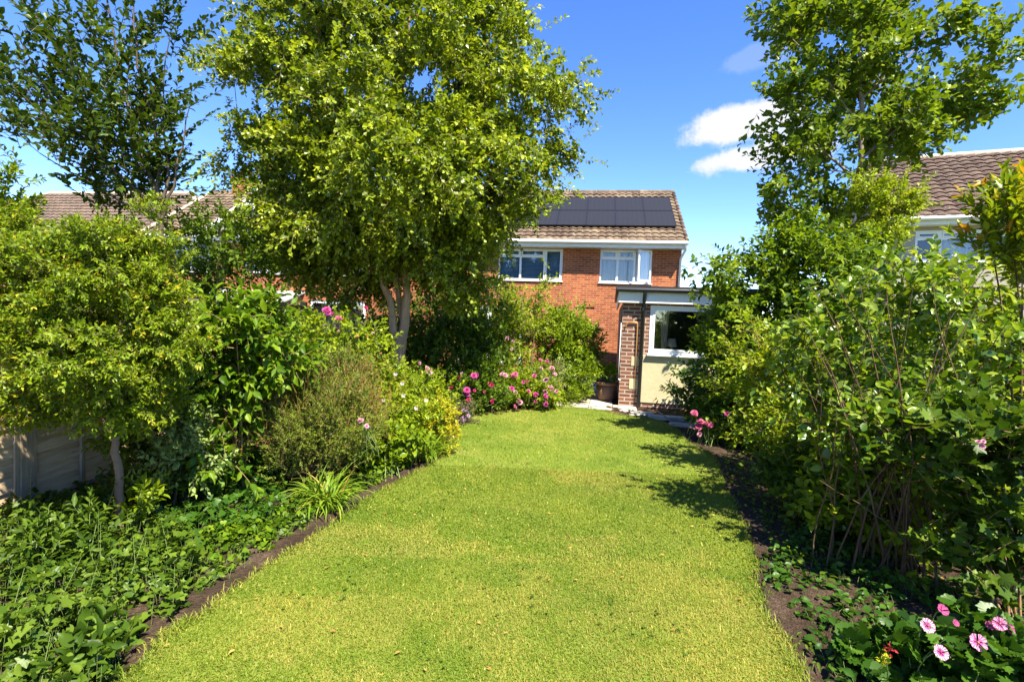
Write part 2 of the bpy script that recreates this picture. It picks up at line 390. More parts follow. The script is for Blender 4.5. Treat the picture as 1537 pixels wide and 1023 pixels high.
# leaves
leafmat('lf_tree', [(.055, .09, .008), (.11, .155, .012), (.20, .245, .018), (.085, .125, .010), (.15, .20, .014)], .42, .36, .4)
leafmat('lf_tree_tip', [(.22, .28, .03), (.30, .34, .05)], .4)
leafmat('lf_dark', [(.026, .05, .011), (.042, .072, .014), (.065, .10, .016)], .34, .38)
leafmat('lf_right', [(.06, .105, .012), (.10, .15, .016), (.15, .20, .02)], .44, .36)
leafmat('lf_right_tip', [(.17, .24, .05), (.23, .28, .07)], .4)
leafmat('lf_privet', [(.075, .125, .01), (.12, .18, .013), (.17, .225, .018), (.13, .18, .014)], .38, .4)
leafmat('lf_privet_tip', [(.27, .19, .025), (.24, .25, .025), (.27, .26, .03)], .35)
leafmat('lf_mid', [(.04, .08, .009), (.07, .12, .012), (.11, .17, .015)], .42)
leafmat('lf_broad', [(.08, .13, .010), (.125, .185, .013), (.185, .24, .016)], .46, .34)
leafmat('lf_lime', [(.12, .18, .012), (.18, .24, .016), (.25, .29, .025)], .45)
leafmat('lf_gold', [(.30, .27, .02), (.38, .34, .03), (.24, .26, .02)], .4)
leafmat('lf_heath', [(.075, .11, .018), (.12, .165, .024), (.17, .20, .04)], .3, .6)
leafmat('lf_brown', [(.20, .10, .055), (.28, .15, .09), (.16, .075, .05)], .3, .7)
leafmat('lf_ground', [(.024, .052, .010), (.046, .088, .014), (.075, .125, .02), (.115, .17, .034)], .4, .4)
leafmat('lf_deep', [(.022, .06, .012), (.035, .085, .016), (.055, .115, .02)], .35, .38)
leafmat('lf_strap', [(.075, .15, .02), (.12, .20, .025), (.22, .27, .05)], .4)
leafmat('lf_laurel', [(.11, .175, .014), (.17, .235, .02), (.085, .14, .012)], .35, .36)
leafmat('lf_shine', [(.03, .07, .009), (.06, .115, .013), (.10, .165, .017), (.15, .215, .024), (.25, .31, .11)], .45, .28, .5)
leafmat('lf_photinia', [(.09, .14, .015), (.15, .20, .018), (.20, .24, .02)], .42, .3, .45)
leafmat('lf_photinia_tip', [(.36, .15, .03), (.30, .24, .03), (.26, .27, .03)], .4, .3)
leafmat('lf_silver', [(.15, .21, .11), (.20, .26, .15), (.11, .17, .07)], .3)
leafmat('lf_glossy', [(.035, .08, .009), (.065, .125, .011), (.10, .17, .014), (.15, .215, .018)], .42, .4, .2)
leafmat('lf_purple', [(.06, .045, .05), (.10, .085, .085), (.07, .09, .06)], .25)
leafmat('lf_dry', [(.20, .10, .04), (.30, .18, .09), (.38, .27, .15)], .25, .7)
for nm, cols in dict(pt_magenta=[(.55, .03, .16), (.65, .06, .24)], pt_pink=[(.70, .16, .30), (.74, .26, .38)], pt_pale=[(.80, .48, .58), (.82, .6, .66)],
                     pt_white=[(.80, .78, .74), (.82, .8, .7)], pt_orchid=[(.60, .09, .36), (.68, .16, .45)], pt_red=[(.55, .03, .05), (.62, .08, .09)],
                     pt_yellow=[(.7, .5, .05), (.75, .6, .1)], pt_apricot=[(.72, .42, .2), (.75, .52, .3)], pt_lilac=[(.45, .33, .48), (.55, .45, .58)]).items():
    leafmat(nm, [(q[0] * .72, q[1] * .62, q[2] * .66) for q in cols], .3, .55, .15, (1.05, 1.0, 1.0))

# ------------------------------------------------------------------ ground
def P2(l, z=0.0): return np.array([gr(x, y, z)[:2] for x, y in l])
LZ = .05
left_edge = P2([(418, 837), (464, 809), (546, 752), (600, 722), (656, 691), (678, 664), (690, 645), (700, 628), (735, 620), (790, 615), (845, 609)], LZ)
back_edge = P2([(862, 611), (905, 616), (932, 623), (975, 628), (1003, 637), (1022, 652), (1035, 668)], LZ)
right_edge = P2([(1066, 681), (1080, 712), (1087, 735), (1099, 754), (1127, 817), (1131, 864), (1150, 921), (1190, 984), (1206, 1023)], LZ)
bl = P2([(185, 1023), (262, 947), (312, 916)], LZ)
lawn_poly = np.concatenate([[[-1.62, 1.2], [-1.72, 1.8]], bl, left_edge, back_edge, right_edge, [[1.55, 1.7], [1.7, 1.2]]])
def smooth_poly(p, k=4):
    out = []; n = len(p)
    for i in range(n):
        a, b, c, d = p[(i - 1) % n], p[i], p[(i + 1) % n], p[(i + 2) % n]
        for t in np.arange(k) / k:
            out.append(.5 * ((2 * b) + (-a + c) * t + (2 * a - 5 * b + 4 * c - d) * t ** 2 + (-a + 3 * b - 3 * c + d) * t ** 3))
    return np.array(out)
lawn_poly = smooth_poly(lawn_poly, 5)
rngE = np.random.default_rng(5); lawn_poly = lawn_poly + rngE.normal(0, .012, lawn_poly.shape)
def inside(pts, poly):
    x, y = pts[:, 0], pts[:, 1]; r = np.zeros(len(pts), bool); j = len(poly) - 1
    for i in range(len(poly)):
        xi, yi = poly[i]; xj, yj = poly[j]
        c = ((yi > y) != (yj > y)) & (x < (xj - xi) * (y - yi) / (yj - yi + 1e-12) + xi); r ^= c; j = i
    return r
m, nt = newmat('lawn_turf'); n = N(nt); tc = n.n('TexCoord').outputs['Object']
a = n.noise(tc, 1.1, 4); b = n.noise(tc, 5.5, 4); c3 = n.noise(tc, 60, 3)
k = n.math('ADD', n.math('MULTIPLY', a, .5), n.math('ADD', n.math('MULTIPLY', b, .25), n.math('MULTIPLY', c3, .25)))
n.out(n.pbr(n.ramp(k, [(.36, (.075, .125, .012)), (.52, (.13, .18, .02)), (.66, (.22, .22, .05))]), .9, c3, .8, .03, .1)); MATS['lawn_turf'] = m
g = G(); nP = len(lawn_poly)
top = np.c_[lawn_poly, np.full(nP, LZ)]; bot = np.c_[lawn_poly + rngE.normal(0, .004, lawn_poly.shape), np.full(nP, -.03)]
g.add(top, [list(range(nP))[::-1]], 0)
g.add(np.concatenate([top, bot]), [[i, (i + 1) % nP, nP + (i + 1) % nP, nP + i] for i in range(nP)], 1)
m, nt = newmat('soil'); n = N(nt); tc = n.n('TexCoord').outputs['Object']
a = n.noise(tc, 2.5, 4); b = n.noise(tc, 28, 5, .7); k = n.math('ADD', n.math('MULTIPLY', a, .45), n.math('MULTIPLY', b, .55))
sc_ = n.ramp(k, [(.33, (.028, .018, .012)), (.52, (.070, .046, .030)), (.68, (.15, .105, .072))])
n.out(n.pbr(sc_, .95, n.math('ADD', b, n.noise(tc, 90, 3)), 1.0, .03, .1)); MATS['soil'] = m
lawn = g.build('lawn', ['lawn_turf', 'soil']); tag(lawn, kind='structure', label='mown sunny lawn curving between the planted borders', cat='lawn')
# wide ground sheet
m, nt = newmat('far_ground'); n = N(nt); tc = n.n('TexCoord').outputs['Object']
n.out(n.pbr(n.ramp(n.noise(tc, .4, 6), [(.35, (.05, .075, .02)), (.65, (.11, .12, .04))]), .95, n.noise(tc, 9, 4), .5, .05, .1)); MATS['far_ground'] = m
g = G(); g.quad([(-700, -300, -.09), (700, -300, -.09), (700, 1100, -.09), (-700, 1100, -.09)])
tag(g.build('ground', ['far_ground']), kind='structure', label='rough ground running out beyond the gardens', cat='ground')
def vnoise(rng, X, Y, cell):
    gx = np.floor(X / cell).astype(int); gy = np.floor(Y / cell).astype(int); fx = X / cell - gx; fy = Y / cell - gy
    gx -= gx.min(); gy -= gy.min(); R = rng.random((gx.max() + 2, gy.max() + 2)); fx = fx * fx * (3 - 2 * fx); fy = fy * fy * (3 - 2 * fy)
    return (R[gx, gy] * (1 - fx) + R[gx + 1, gy] * fx) * (1 - fy) + (R[gx, gy + 1] * (1 - fx) + R[gx + 1, gy + 1] * fx) * fy
rng = np.random.default_rng(11)
xs = np.arange(-4.2, 6.5, .035); ys = np.arange(.4, 13.5, .035); X, Y = np.meshgrid(xs, ys, indexing='ij')
Z = vnoise(rng, X, Y, .5) * .035 + vnoise(rng, X, Y, .12) * .03 + vnoise(rng, X, Y, .05) * .02 - .035
Z = Z + .03
ins = inside(np.c_[X.ravel(), Y.ravel()], lawn_poly).reshape(X.shape); Z = np.where(ins, -.05, Z)
nx, ny = X.shape; I = np.arange(nx * ny).reshape(nx, ny)
g = G(); g.add(np.c_[X.ravel(), Y.ravel(), Z.ravel()], np.stack([I[:-1, :-1], I[1:, :-1], I[1:, 1:], I[:-1, 1:]], -1).reshape(-1, 4))
tag(g.build('soil', ['soil'], smooth=True), kind='structure', label='bare brown crumbly soil of the planted borders', cat='soil')
# path of slabs from the lawn to the house
rng = np.random.default_rng(3)
g = G(); pth = P2([(858, 610), (905, 594), (929, 604), (936, 622), (905, 616)], .045)
th = math.radians(11); ud = np.array([math.cos(th), -math.sin(th)]); vd = np.array([math.sin(th), math.cos(th)])
o0 = np.array([1.2, 9.75])
for i in range(-1, 3):
    for j in range(0, 14):
        off = .0
        p = o0 + ud * (i * .46 + off) + vd * (j * .61) - ud * .15
        if i == 2 and j > 0: continue
        if i == -1 and j > 1: continue
        if p[0] + .2 > 2.17 + (p[1] - 10.16) * .194 and p[1] > 9.9: continue
        tilt = rng.normal(0, .004, 4); z0 = .055
        q = [p, p + ud * .445, p + ud * .445 + vd * .595, p + vd * .595]
        V = [(*a_, z0 + t_) for a_, t_ in zip(q, tilt)] + [(*a_, -.03) for a_ in q]
        g.add(V, [[0, 1, 2, 3], [0, 4, 5, 1], [1, 5, 6, 2], [2, 6, 7, 3], [3, 7, 4, 0]])
tag(g.build('path', ['stone']), kind='structure', label='pale paving slab path leading to the brick house', cat='path')
# grass blades
rng = np.random.default_rng(21)
def lawn_pts(n, y0, y1):
    p = np.c_[rng.uniform(-2.6, 2.8, n), rng.uniform(y0, y1, n)]; return p[inside(p, lawn_poly)]
g = G()
def grass(p, L, W, seg2):
    k = len(p); az = rng.uniform(0, 2 * PI, k); lean = rng.uniform(.5, 1.5, k); l = L * rng.uniform(.5, 1.3, k)
    dry = vnoise(np.random.default_rng(77), p[:, 0] + 9, p[:, 1], .9) * .6 + vnoise(np.random.default_rng(78), p[:, 0] + 9, p[:, 1], .2) * .4
    h = np.c_[np.cos(az), np.sin(az)]; s = np.c_[-np.sin(az), np.cos(az)] * (W * rng.uniform(.7, 1.3, k))[:, None]
    z = np.full(k, LZ - .004); b = np.c_[p, z]
    tip = np.c_[p + h * (l * np.sin(lean))[:, None], z + l * np.cos(lean)]
    S2 = np.c_[s, np.zeros(k)]
    mi = np.where(rng.random(k) < np.clip((dry - .48) * 3.0, .04, .62), 1, 0)
    mi = np.where(rng.random(k) < .008, 2, mi); gp = vnoise(np.random.default_rng(79), p[:, 0] + 9, p[:, 1], .38) * .6 + vnoise(np.random.default_rng(80), p[:, 0] + 9, p[:, 1], .12) * .4
    mi = np.where((mi == 0) & (rng.random(k) < np.clip((gp - .42) * 2.6, .04, .6)), 3, mi)
    if seg2:
        mid = np.c_[p + h * (l * np.sin(lean) * .4)[:, None], z + l * np.cos(lean * .75) * .62]
        V = np.stack([b - S2, b + S2, mid - S2 * .8, mid + S2 * .8, tip], 1); T = np.array([[0, 1, 3], [0, 3, 2], [2, 3, 4]])
        g.add(V.reshape(-1, 3), (T[None] + (np.arange(k) * 5)[:, None, None]).reshape(-1, 3), np.repeat(mi, 3))
    else:
        V = np.stack([b - S2, b + S2, tip], 1); g.add(V.reshape(-1, 3), np.arange(k * 3).reshape(-1, 3), mi)
grass(lawn_pts(260000, 1.7, 3.4), .025, .0017, True)
grass(lawn_pts(220000, 3.4, 5.6), .027, .0023, True)
grass(lawn_pts(160000, 5.6, 11), .032, .0035, False)
# longer untrimmed blades hanging over the lawn edge
ei = rng.integers(0, nP, 9000); tt = rng.random((9000, 1)); ep = lawn_poly[ei] * (1 - tt) + lawn_poly[(ei + 1) % nP] * tt + rng.normal(0, .022, (9000, 2))
grass(ep, .045, .0024, True)
leafmat('grass_green', [(.105, .145, .028), (.14, .18, .034), (.18, .208, .044), (.12, .158, .03)], .35, .5, .25)
leafmat('grass_dry', [(.20, .19, .06), (.27, .235, .10), (.17, .18, .05)], .3, .6, .2)
leafmat('grass_straw', [(.42, .34, .17), (.5, .43, .26)], .3, .6, .2)
leafmat('grass_deep', [(.06, .11, .014), (.09, .145, .018), (.12, .175, .022)], .35, .5, .2)
tag(g.build('grass', ['grass_green', 'grass_dry', 'grass_straw', 'grass_deep']), 'short green and straw coloured grass of the lawn', 'grass', kind='stuff')

# ------------------------------------------------------------------ houses
def wall_open(g, u0, u1, z0, z1, y, ops, dep=.09, mat=0, rmat=0):
    us = sorted({u0, u1, *[o[0] for o in ops], *[o[1] for o in ops]}); zs = sorted({z0, z1, *[o[2] for o in ops], *[o[3] for o in ops]})
    for a, b in zip(us[:-1], us[1:]):
        for c, d in zip(zs[:-1], zs[1:]):
            if any(o[0] <= a and b <= o[1] and o[2] <= c and d <= o[3] for o in ops): continue
            g.quad([(a, y, c), (b, y, c), (b, y, d), (a, y, d)], mat)
    for a, b, c, d in ops:
        g.quad([(a, y, c), (a, y, d), (a, y + dep, d), (a, y + dep, c)], rmat); g.quad([(b, y, c), (b, y + dep, c), (b, y + dep, d), (b, y, d)], rmat)
        g.quad([(a, y, d), (b, y, d), (b, y + dep, d), (a, y + dep, d)], rmat); g.quad([(a, y, c), (a, y + dep, c), (b, y + dep, c), (b, y, c)], rmat)
def tiles(g, u0, u1, y0, z0, y1, z1, tw=.25, tl=.30, hump=.04, mat=0, clip=None):
    L = math.hypot(y1 - y0, z1 - z0); c, s = (y1 - y0) / L, (z1 - z0) / L
    nr = int(round(L / tl)); st = L / nr; nu = int((u1 - u0) / tw * 6) + 1; us = np.linspace(u0, u1, nu)
    prof = hump * np.abs(np.sin(us / tw * PI)) ** .8
    rows = []
    for r in range(nr):
        for q, (wq, hq) in enumerate(((0, .042), (.995, .002))):
            wv = (r + wq) * st - (.055 if q == 0 else 0); h = prof + hq
            uu = us if clip is None else np.clip(us, *clip(wv))
            rows.append(np.c_[uu, np.full(nu, y0 + wv * c) - h * s, z0 + wv * s + h * c])
    V = np.concatenate(rows); n = len(rows); I = np.arange(n * nu).reshape(n, nu)
    g.add(V, np.stack([I[:-1, :-1], I[:-1, 1:], I[1:, 1:], I[1:, :-1]], -1).reshape(-1, 4), mat)
    # front lip of the lowest course
    lo = V[:nu].copy(); lo[:, 2] -= .05; g.add(np.concatenate([lo, V[:nu]]), [[i, i + 1, nu + i + 1, nu + i] for i in range(nu - 1)], mat)
def ridge(g, u0, u1, y, z, r=.11, mat=0, seg=.42):
    n = max(1, int((u1 - u0) / seg)); st = (u1 - u0) / n
    for i in range(n):
        a = u0 + i * st; th_ = np.linspace(-.25, PI + .25, 9)
        A = np.array([(a + .004, y - (r + .006) * math.cos(t), z + (r + .006) * math.sin(t)) for t in th_]); B = np.array([(a + st, y - r * math.cos(t), z + r * math.sin(t)) for t in th_])
        g.add(np.concatenate([A, B]), [[j, j + 1, 9 + j + 1, 9 + j] for j in range(8)], mat)
def frame_rect(g, a, b, c, d, y, w_=.06, dep=.07, mat=0):
    """a..b across, c..d up; four bars butted end to end"""
    g.box((a, y, c), (b, y + dep, c + w_), mat); g.box((a, y, d - w_), (b, y + dep, d), mat)
    g.box((a, y, c + w_), (a + w_, y + dep, d - w_), mat); g.box((b - w_, y, c + w_), (b, y + dep, d - w_), mat)
def make_window(par, a, b, c, d, cols, y=.03, trans=None, drape=None, glass='glass', sill=True, skip=()):
    """cols: list of (u0,u1,has_transom) lights"""
    g = G(); frame_rect(g, a, b, c, d, y, .055)
    for i, (p, q, tr) in enumerate(cols):
        if i > 0: g.box((p - .035, y - .002, c + .055), (p + .035, y + .068, d - .055))
        if tr: g.box((p + (.035 if i else .055), y + .002, trans - .03), (q - (.035 if i < len(cols) - 1 else .055), y + .066, trans + .03))
    W = g.build('window', ['white_plastic'], par, local=True)
    for i, (p, q, tr) in enumerate(cols):
        if i in skip: continue
        p_, q_ = p + (.035 if i else .055), q - (.035 if i < len(cols) - 1 else .055)
        for lo, hi in (((c + .055, trans - .03), (trans + .03, d - .055)) if tr else ((c + .055, d - .055),)):
            gs = G()
            if (hi - lo) < .3 or not tr: frame_rect(gs, p_ + .002, q_ - .002, lo + .002, hi - .002, y - .012, .038, .06); gs.build('sash', ['white_plastic'], W, local=True)
            gp = G(); gp.quad([(p_, y + .03, lo), (q_, y + .03, lo), (q_, y + .03, hi), (p_, y + .03, hi)]); gp.build('pane', [glass], W, local=True)
    if sill:
        gs = G(); gs.box((a - .03, y - .08, c - .038), (b + .03, y - .002, c - .004)); gs.build('sill', ['white_plastic'], W, local=True)
    if drape == 'curtain':
        gc = G(); us = np.linspace(a, b, 90); yy = y + .14 + .03 * np.sin((us - a) * 2 * PI / .16)
        V = np.concatenate([np.c_[us, yy, np.full(90, c)], np.c_[us, yy, np.full(90, d)]])
        keep = [i for i in range(89) if not (.52 < (us[i] - a) / (b - a) < .56)]
        gc.add(V, [[i, i + 1, 91 + i, 90 + i] for i in keep]); gc.build('curtain', ['curtain'], W, smooth=True, local=True)
    if drape == 'blind':
        gc = G()
        for k in range(int((d - c) / .045)):
            z = c + .02 + k * .045
            gc.quad([(a, y + .12, z), (b, y + .12, z), (b, y + .15, z + .036), (a, y + .15, z + .036)])
        gc.build('blind', ['blind'], W, local=True)
    return W
TH = -math.radians(9)
EZ = 4.40
# brick house ---------------------------------------------------------------
HB = thing('brick_house', 'red brick house with dark solar panels on its tan tiled roof', 'house', (5.48, 17.0, 0), TH)
g = G(); w1 = (-6.13, -3.90, 3.05, 4.14); w2 = (-2.64, -.93, 3.04, 4.15); vent = (-3.39, -2.76, 2.12, 2.18)
patio = (-7.6, -5.2, .1, 2.1)
UL = -10.2
wall_open(g, UL, 0, -.1, EZ, 0, [w1, w2, vent, patio], .1)
g.quad([(0, 0, -.1), (0, 7.6, -.1), (0, 7.6, EZ), (0, 0, EZ)]); g.quad([(UL, 7.6, -.1), (0, 7.6, -.1), (0, 7.6, EZ), (UL, 7.6, EZ)])
ang = math.radians(33.5); ov = .40; RL = 4.55; ry = -ov + RL * math.cos(ang); rz_ = EZ - .03 + RL * math.sin(ang)
g.add([(0, 0, EZ), (0, 7.6, EZ), (0, ry, rz_ - .08)], [[0, 1, 2]]); g.add([(UL, 0, EZ), (UL, 7.6, EZ), (UL, ry, rz_ - .08)], [[0, 1, 2]])
g.build('wall', ['red_brick'], HB, local=True)
g = G(); g.box((vent[0] + .01, .06, vent[2]), (vent[1] - .01, .09, vent[3])); g.build('vent', ['black_plastic'], HB, local=True)
g = G(); g.box((-2.63, -.012, 1.44), (-2.39, .0, 1.66)); g.build('air_brick', ['terracotta'], HB, local=True)
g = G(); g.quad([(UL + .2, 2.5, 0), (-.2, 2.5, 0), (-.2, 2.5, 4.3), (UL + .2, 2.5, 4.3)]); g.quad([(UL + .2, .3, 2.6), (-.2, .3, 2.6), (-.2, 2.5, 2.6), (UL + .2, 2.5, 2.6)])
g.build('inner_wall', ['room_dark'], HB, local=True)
make_window(HB, *w1, [(-6.13, -5.36, True), (-5.36, -4.52, True), (-4.52, -3.90, False)], trans=3.86, drape='blind', glass='glass_dark')
W2 = make_window(HB, *w2, [(-2.64, -2.06, True), (-2.06, -1.50, True), (-1.50, -.93, False)], trans=3.84, drape='curtain', skip=(2,))
cs = thing('casement', None, None) if False else None
g = G(); frame_rect(g, 0, .52, 0, 1.02, 0, .055, .05)
ca = bpy.data.objects.new('casement', g.mesh('casement', ['white_plastic'])); COL.objects.link(ca); ca.parent = W2
ca.location = (-.985, -.03, 3.09); ca.rotation_euler = (0, 0, PI + math.radians(32))
g = G(); g.quad([(.05, .025, .05), (.47, .025, .05), (.47, .025, .97), (.05, .025, .97)])
cp = bpy.data.objects.new('pane', g.mesh('pane', ['glass'])); COL.objects.link(cp); cp.parent = W2; cp.location = ca.location; cp.rotation_euler = ca.rotation_euler
make_window(HB, *patio, [(-7.6, -6.4, False), (-6.4, -5.2, False)], glass='glass_dark', sill=False)
g = G(); tiles(g, UL, .09, -ov, EZ - .03, ry, rz_)
g.quad([(UL, ry, rz_), (.09, ry, rz_), (.09, 8.0, EZ - .03), (UL, 8.0, EZ - .03)])
RF = g.build('roof', ['tan_tiles'], HB, local=True)
g = G(); ridge(g, UL, .1, ry, rz_ - .02, mat=0); g.build('ridge', ['tan_tiles'], RF, local=True)
g = G(); dv = np.array([0, math.cos(ang), math.sin(ang)]); p0 = np.array([.09, -ov, EZ - .03])
for i in range(14):
    a_ = p0 + dv * (i * RL / 14); b_ = p0 + dv * ((i + .94) * RL / 14)
    g.tube([a_ + (0, -.02, .05), b_ + (0, -.01, .035)], .055, 7)
g.build('verge', ['tan_tiles'], RF, local=True)
g = G(); g.box((UL, -ov - .01, EZ - .24), (.1, -ov + .02, EZ - .03)); g.quad([(UL, -ov + .02, EZ - .235), (.1, -ov + .02, EZ - .235), (.1, 0, EZ - .235), (UL, 0, EZ - .235)]); g.build('fascia', ['white_plastic'], HB, local=True)
g = G(); g.tube([(UL, -ov - .07, EZ - .075), (.12, -ov - .07, EZ - .075)], .06, 10); GU = g.build('gutter', ['white_plastic'], HB, smooth=True, local=True)
g = G(); g.tube([(.05, -ov - .06, EZ - .12), (.05, -ov - .02, EZ - .28), (-.03, -.06, EZ - .55), (-.04, -.06, .1)], .045, 8); g.build('downpipe', ['white_plastic'], HB, smooth=True, local=True)
pnA = G(); pnA.box((-.482, .014, 0), (.482, 1.296, .035), 0)
pm = None; nrm = np.array([0, -math.sin(ang), math.cos(ang)])
g2 = G(); g2.box((-.495, -.006, -.004), (.495, .012, .04)); g2.box((-.495, 1.298, -.004), (.495, 1.316, .04)); g2.box((-.502, .012, -.003), (-.485, 1.298, .041)); g2.box((.485, .012, -.003), (.502, 1.298, .041))
simple('panel_frame', (.012, .012, .014), .4, .5)
simple('rail', (.55, .55, .55), .35, .5, .8)
pmesh = pnA.mesh('solar_panel', ['solar_glass']); fmesh = g2.mesh('panel_frame', ['panel_frame'])
for r in range(2):
    for k in range(7):
        o = bpy.data.objects.new('solar_panel', pmesh); COL.objects.link(o); o.parent = HB
        q = np.array([-.66 - 1.008 * k, 0, 0]) + p0 * (0, 1, 1) + dv * (.95 + 1.35 * r) + nrm * .11
        o.location = q.tolist(); o.rotation_euler = (ang, 0, 0)
        f = bpy.data.objects.new('panel_frame', fmesh); COL.objects.link(f); f.parent = o
g = G()
for wv in (.95 + 1.325,):
    q = p0 * (0, 1, 1) + dv * wv + nrm * .1; g.box((-7.2, q[1] - .01, q[2] - .01), (-.16, q[1] + .012, q[2] + .02))
g.build('panel_rail', ['rail'], HB, local=True)
g = G(); g.tube([(-2.7, -.05, -.05), (-2.7, -.05, .55)], .045, 10); g.lathe([(.0, .66), (.05, .65), (.075, .6), (.07, .55), (.045, .53)], 12, c=(-2.7, -.05, 0)); g.build('vent_pipe', ['white_plastic'], HB, smooth=True, local=True)

# the attached neighbour behind the tree -----------------------------------
HN = thing('terraced_house', 'red brick neighbouring house half hidden behind the big leafy tree', 'house', (5.48, 17.0, 0), TH)
U0, U1 = -20.0, -10.25
g = G(); nw1 = (-15.9, -14.1, 3.05, 4.14); nw2 = (-12.9, -11.1, 3.05, 4.14); nw3 = (-19.0, -17.4, 3.05, 4.14); nd = (-13.2, -11.0, .2, 2.1)
wall_open(g, U0, U1, -.1, EZ, 0, [nw1, nw2, nw3, nd], .1)
g.quad([(U0, 0, -.1), (U0, 7.6, -.1), (U0, 7.6, EZ), (U0, 0, EZ)]); g.quad([(U0, 7.6, -.1), (U1, 7.6, -.1), (U1, 7.6, EZ), (U0, 7.6, EZ)])
g.add([(U0, 0, EZ), (U0, 7.6, EZ), (U0, ry, rz_ - .08)], [[0, 1, 2]])
g.build('wall', ['red_brick'], HN, local=True)
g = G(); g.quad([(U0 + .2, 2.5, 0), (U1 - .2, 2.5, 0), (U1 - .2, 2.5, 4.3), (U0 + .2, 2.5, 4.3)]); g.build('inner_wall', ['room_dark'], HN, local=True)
for q in (nw1, nw2, nw3): make_window(HN, *q, [(q[0], (q[0] + q[1]) / 2, True), ((q[0] + q[1]) / 2, q[1], False)], trans=3.86, drape='curtain' if q is nw2 else None)
make_window(HN, *nd, [(nd[0], -12.1, False), (-12.1, nd[1], False)], glass='glass_dark', sill=False)
g = G(); tiles(g, U0 - .09, U1 - .01, -ov, EZ - .03, ry, rz_); g.quad([(U0 - .09, ry, rz_), (U1 - .01, ry, rz_), (U1 - .01, 8, EZ - .03), (U0 - .09, 8, EZ - .03)])
RN = g.build('roof', ['tan_tiles'], HN, local=True)
g = G(); ridge(g, U0 - .1, U1 - .01, ry, rz_ - .02); g.build('ridge', ['tan_tiles'], RN, local=True)
g = G(); p1 = np.array([U0 - .09, -ov, EZ - .03])
for i in range(14):
    a_ = p1 + dv * (i * RL / 14); b_ = p1 + dv * ((i + .94) * RL / 14); g.tube([a_ + (0, -.02, .05), b_ + (0, -.01, .035)], .06, 7)
g.build('verge', ['mortar'], RN, local=True)
g = G(); g.box((U0 - .1, -ov - .01, EZ - .24), (U1 - .01, -ov + .02, EZ - .03)); g.quad([(U0 - .1, -ov + .02, EZ - .235), (U1, -ov + .02, EZ - .235), (U1, 0, EZ - .235), (U0 - .1, 0, EZ - .235)]); g.build('fascia', ['white_plastic'], HN, local=True)
g = G(); g.tube([(U0 - .1, -ov - .07, EZ - .075), (U1 - .02, -ov - .07, EZ - .075)], .06, 10); g.build('gutter', ['white_plastic'], HN, smooth=True, local=True)
# chimney and a small front gable
cu = -20.2 + 1.6
g = G(); g.box((cu - .3, ry - .3, rz_ - .6), (cu + .3, ry + .3, rz_ + .55)); g.box((cu - .34, ry - .34, rz_ + .55), (cu + .34, ry + .34, rz_ + .63)); CH = g.build('chimney', ['red_brick'], RN, local=True)
g = G(); g.lathe([(.12, rz_ + .63), (.1, rz_ + .9), (.12, rz_ + .92), (.12, rz_ + .97), (.08, rz_ + .97), (.07, rz_ + .7)], 14, c=(cu, ry, 0)); g.build('chimney_pot', ['terracotta'], RN, smooth=True, local=True)
gu0, gu1, gz0 = -17.2, -13.6, EZ + .1; gm = (gu0 + gu1) / 2; gz1 = gz0 + 1.15; gy = -ov - .25
g = G(); g.add([(gu0 + .1, gy + .1, gz0), (gu1 - .1, gy + .1, gz0), (gm, gy + .1, gz1 - .05)], [[0, 1, 2]]); g.build('gable', ['pale_render'], HN, local=True)
g = G()
for s_ in (gu0, gu1): g.quad([(s_, gy, gz0), (gm, gy, gz1), (gm, gy + 2.3, gz1), (s_, gy + 2.3, gz0)])
g.build('gable_roof', ['tan_tiles'], HN, local=True)
g = G()
for s_ in (gu0, gu1): g.add([(s_, gy - .03, gz0 - .16), (s_, gy - .03, gz0 + .02), (gm, gy - .03, gz1 + .02), (gm, gy - .03, gz1 - .16), (s_, gy + .02, gz0 - .16), (s_, gy + .02, gz0 + .02), (gm, gy + .02, gz1 + .02), (gm, gy + .02, gz1 - .16)], [[0, 1, 2, 3], [1, 5, 6, 2], [0, 3, 7, 4], [4, 7, 6, 5]])
g.build('bargeboard', ['white_plastic'], HN, local=True)
# low grey roofed lean-to
g = G(); g.add([(-17.4, -1.5, 1.90), (-13.4, -1.5, 1.90), (-13.4, 0, 2.35), (-17.4, 0, 2.35), (-17.4, -1.5, 1.96), (-13.4, -1.5, 1.96), (-13.4, 0, 2.41), (-17.4, 0, 2.41)], [[0, 1, 2, 3], [4, 5, 6, 7], [0, 1, 5, 4], [1, 2, 6, 5], [0, 3, 7, 4]])
for k in range(9): g.box((-17.3 + k * .47, -1.53, 1.955), (-17.25 + k * .47, -1.45, 2.0))
LR = g.build('lean_to_roof', ['grey_sheet'], HN, local=True)
g = G(); wall_open(g, -17.3, -13.5, -.1, 1.9, -1.4, [(-17.0, -14.0, .9, 1.7)], .08); g.quad([(-13.5, -1.4, -.1), (-13.5, 0, -.1), (-13.5, 0, 2.3), (-13.5, -1.4, 1.9)]); g.build('lean_to_wall', ['brown_brick'], HN, local=True)
g = G(); frame_rect(g, -17.0, -14.0, .9, 1.7, -1.37, .06); g.quad([(-17, -1.33, .9), (-14, -1.33, .9), (-14, -1.33, 1.7), (-17, -1.33, 1.7)], 1); g.build('lean_to_window', ['white_plastic', 'glass_dark'], HN, local=True)

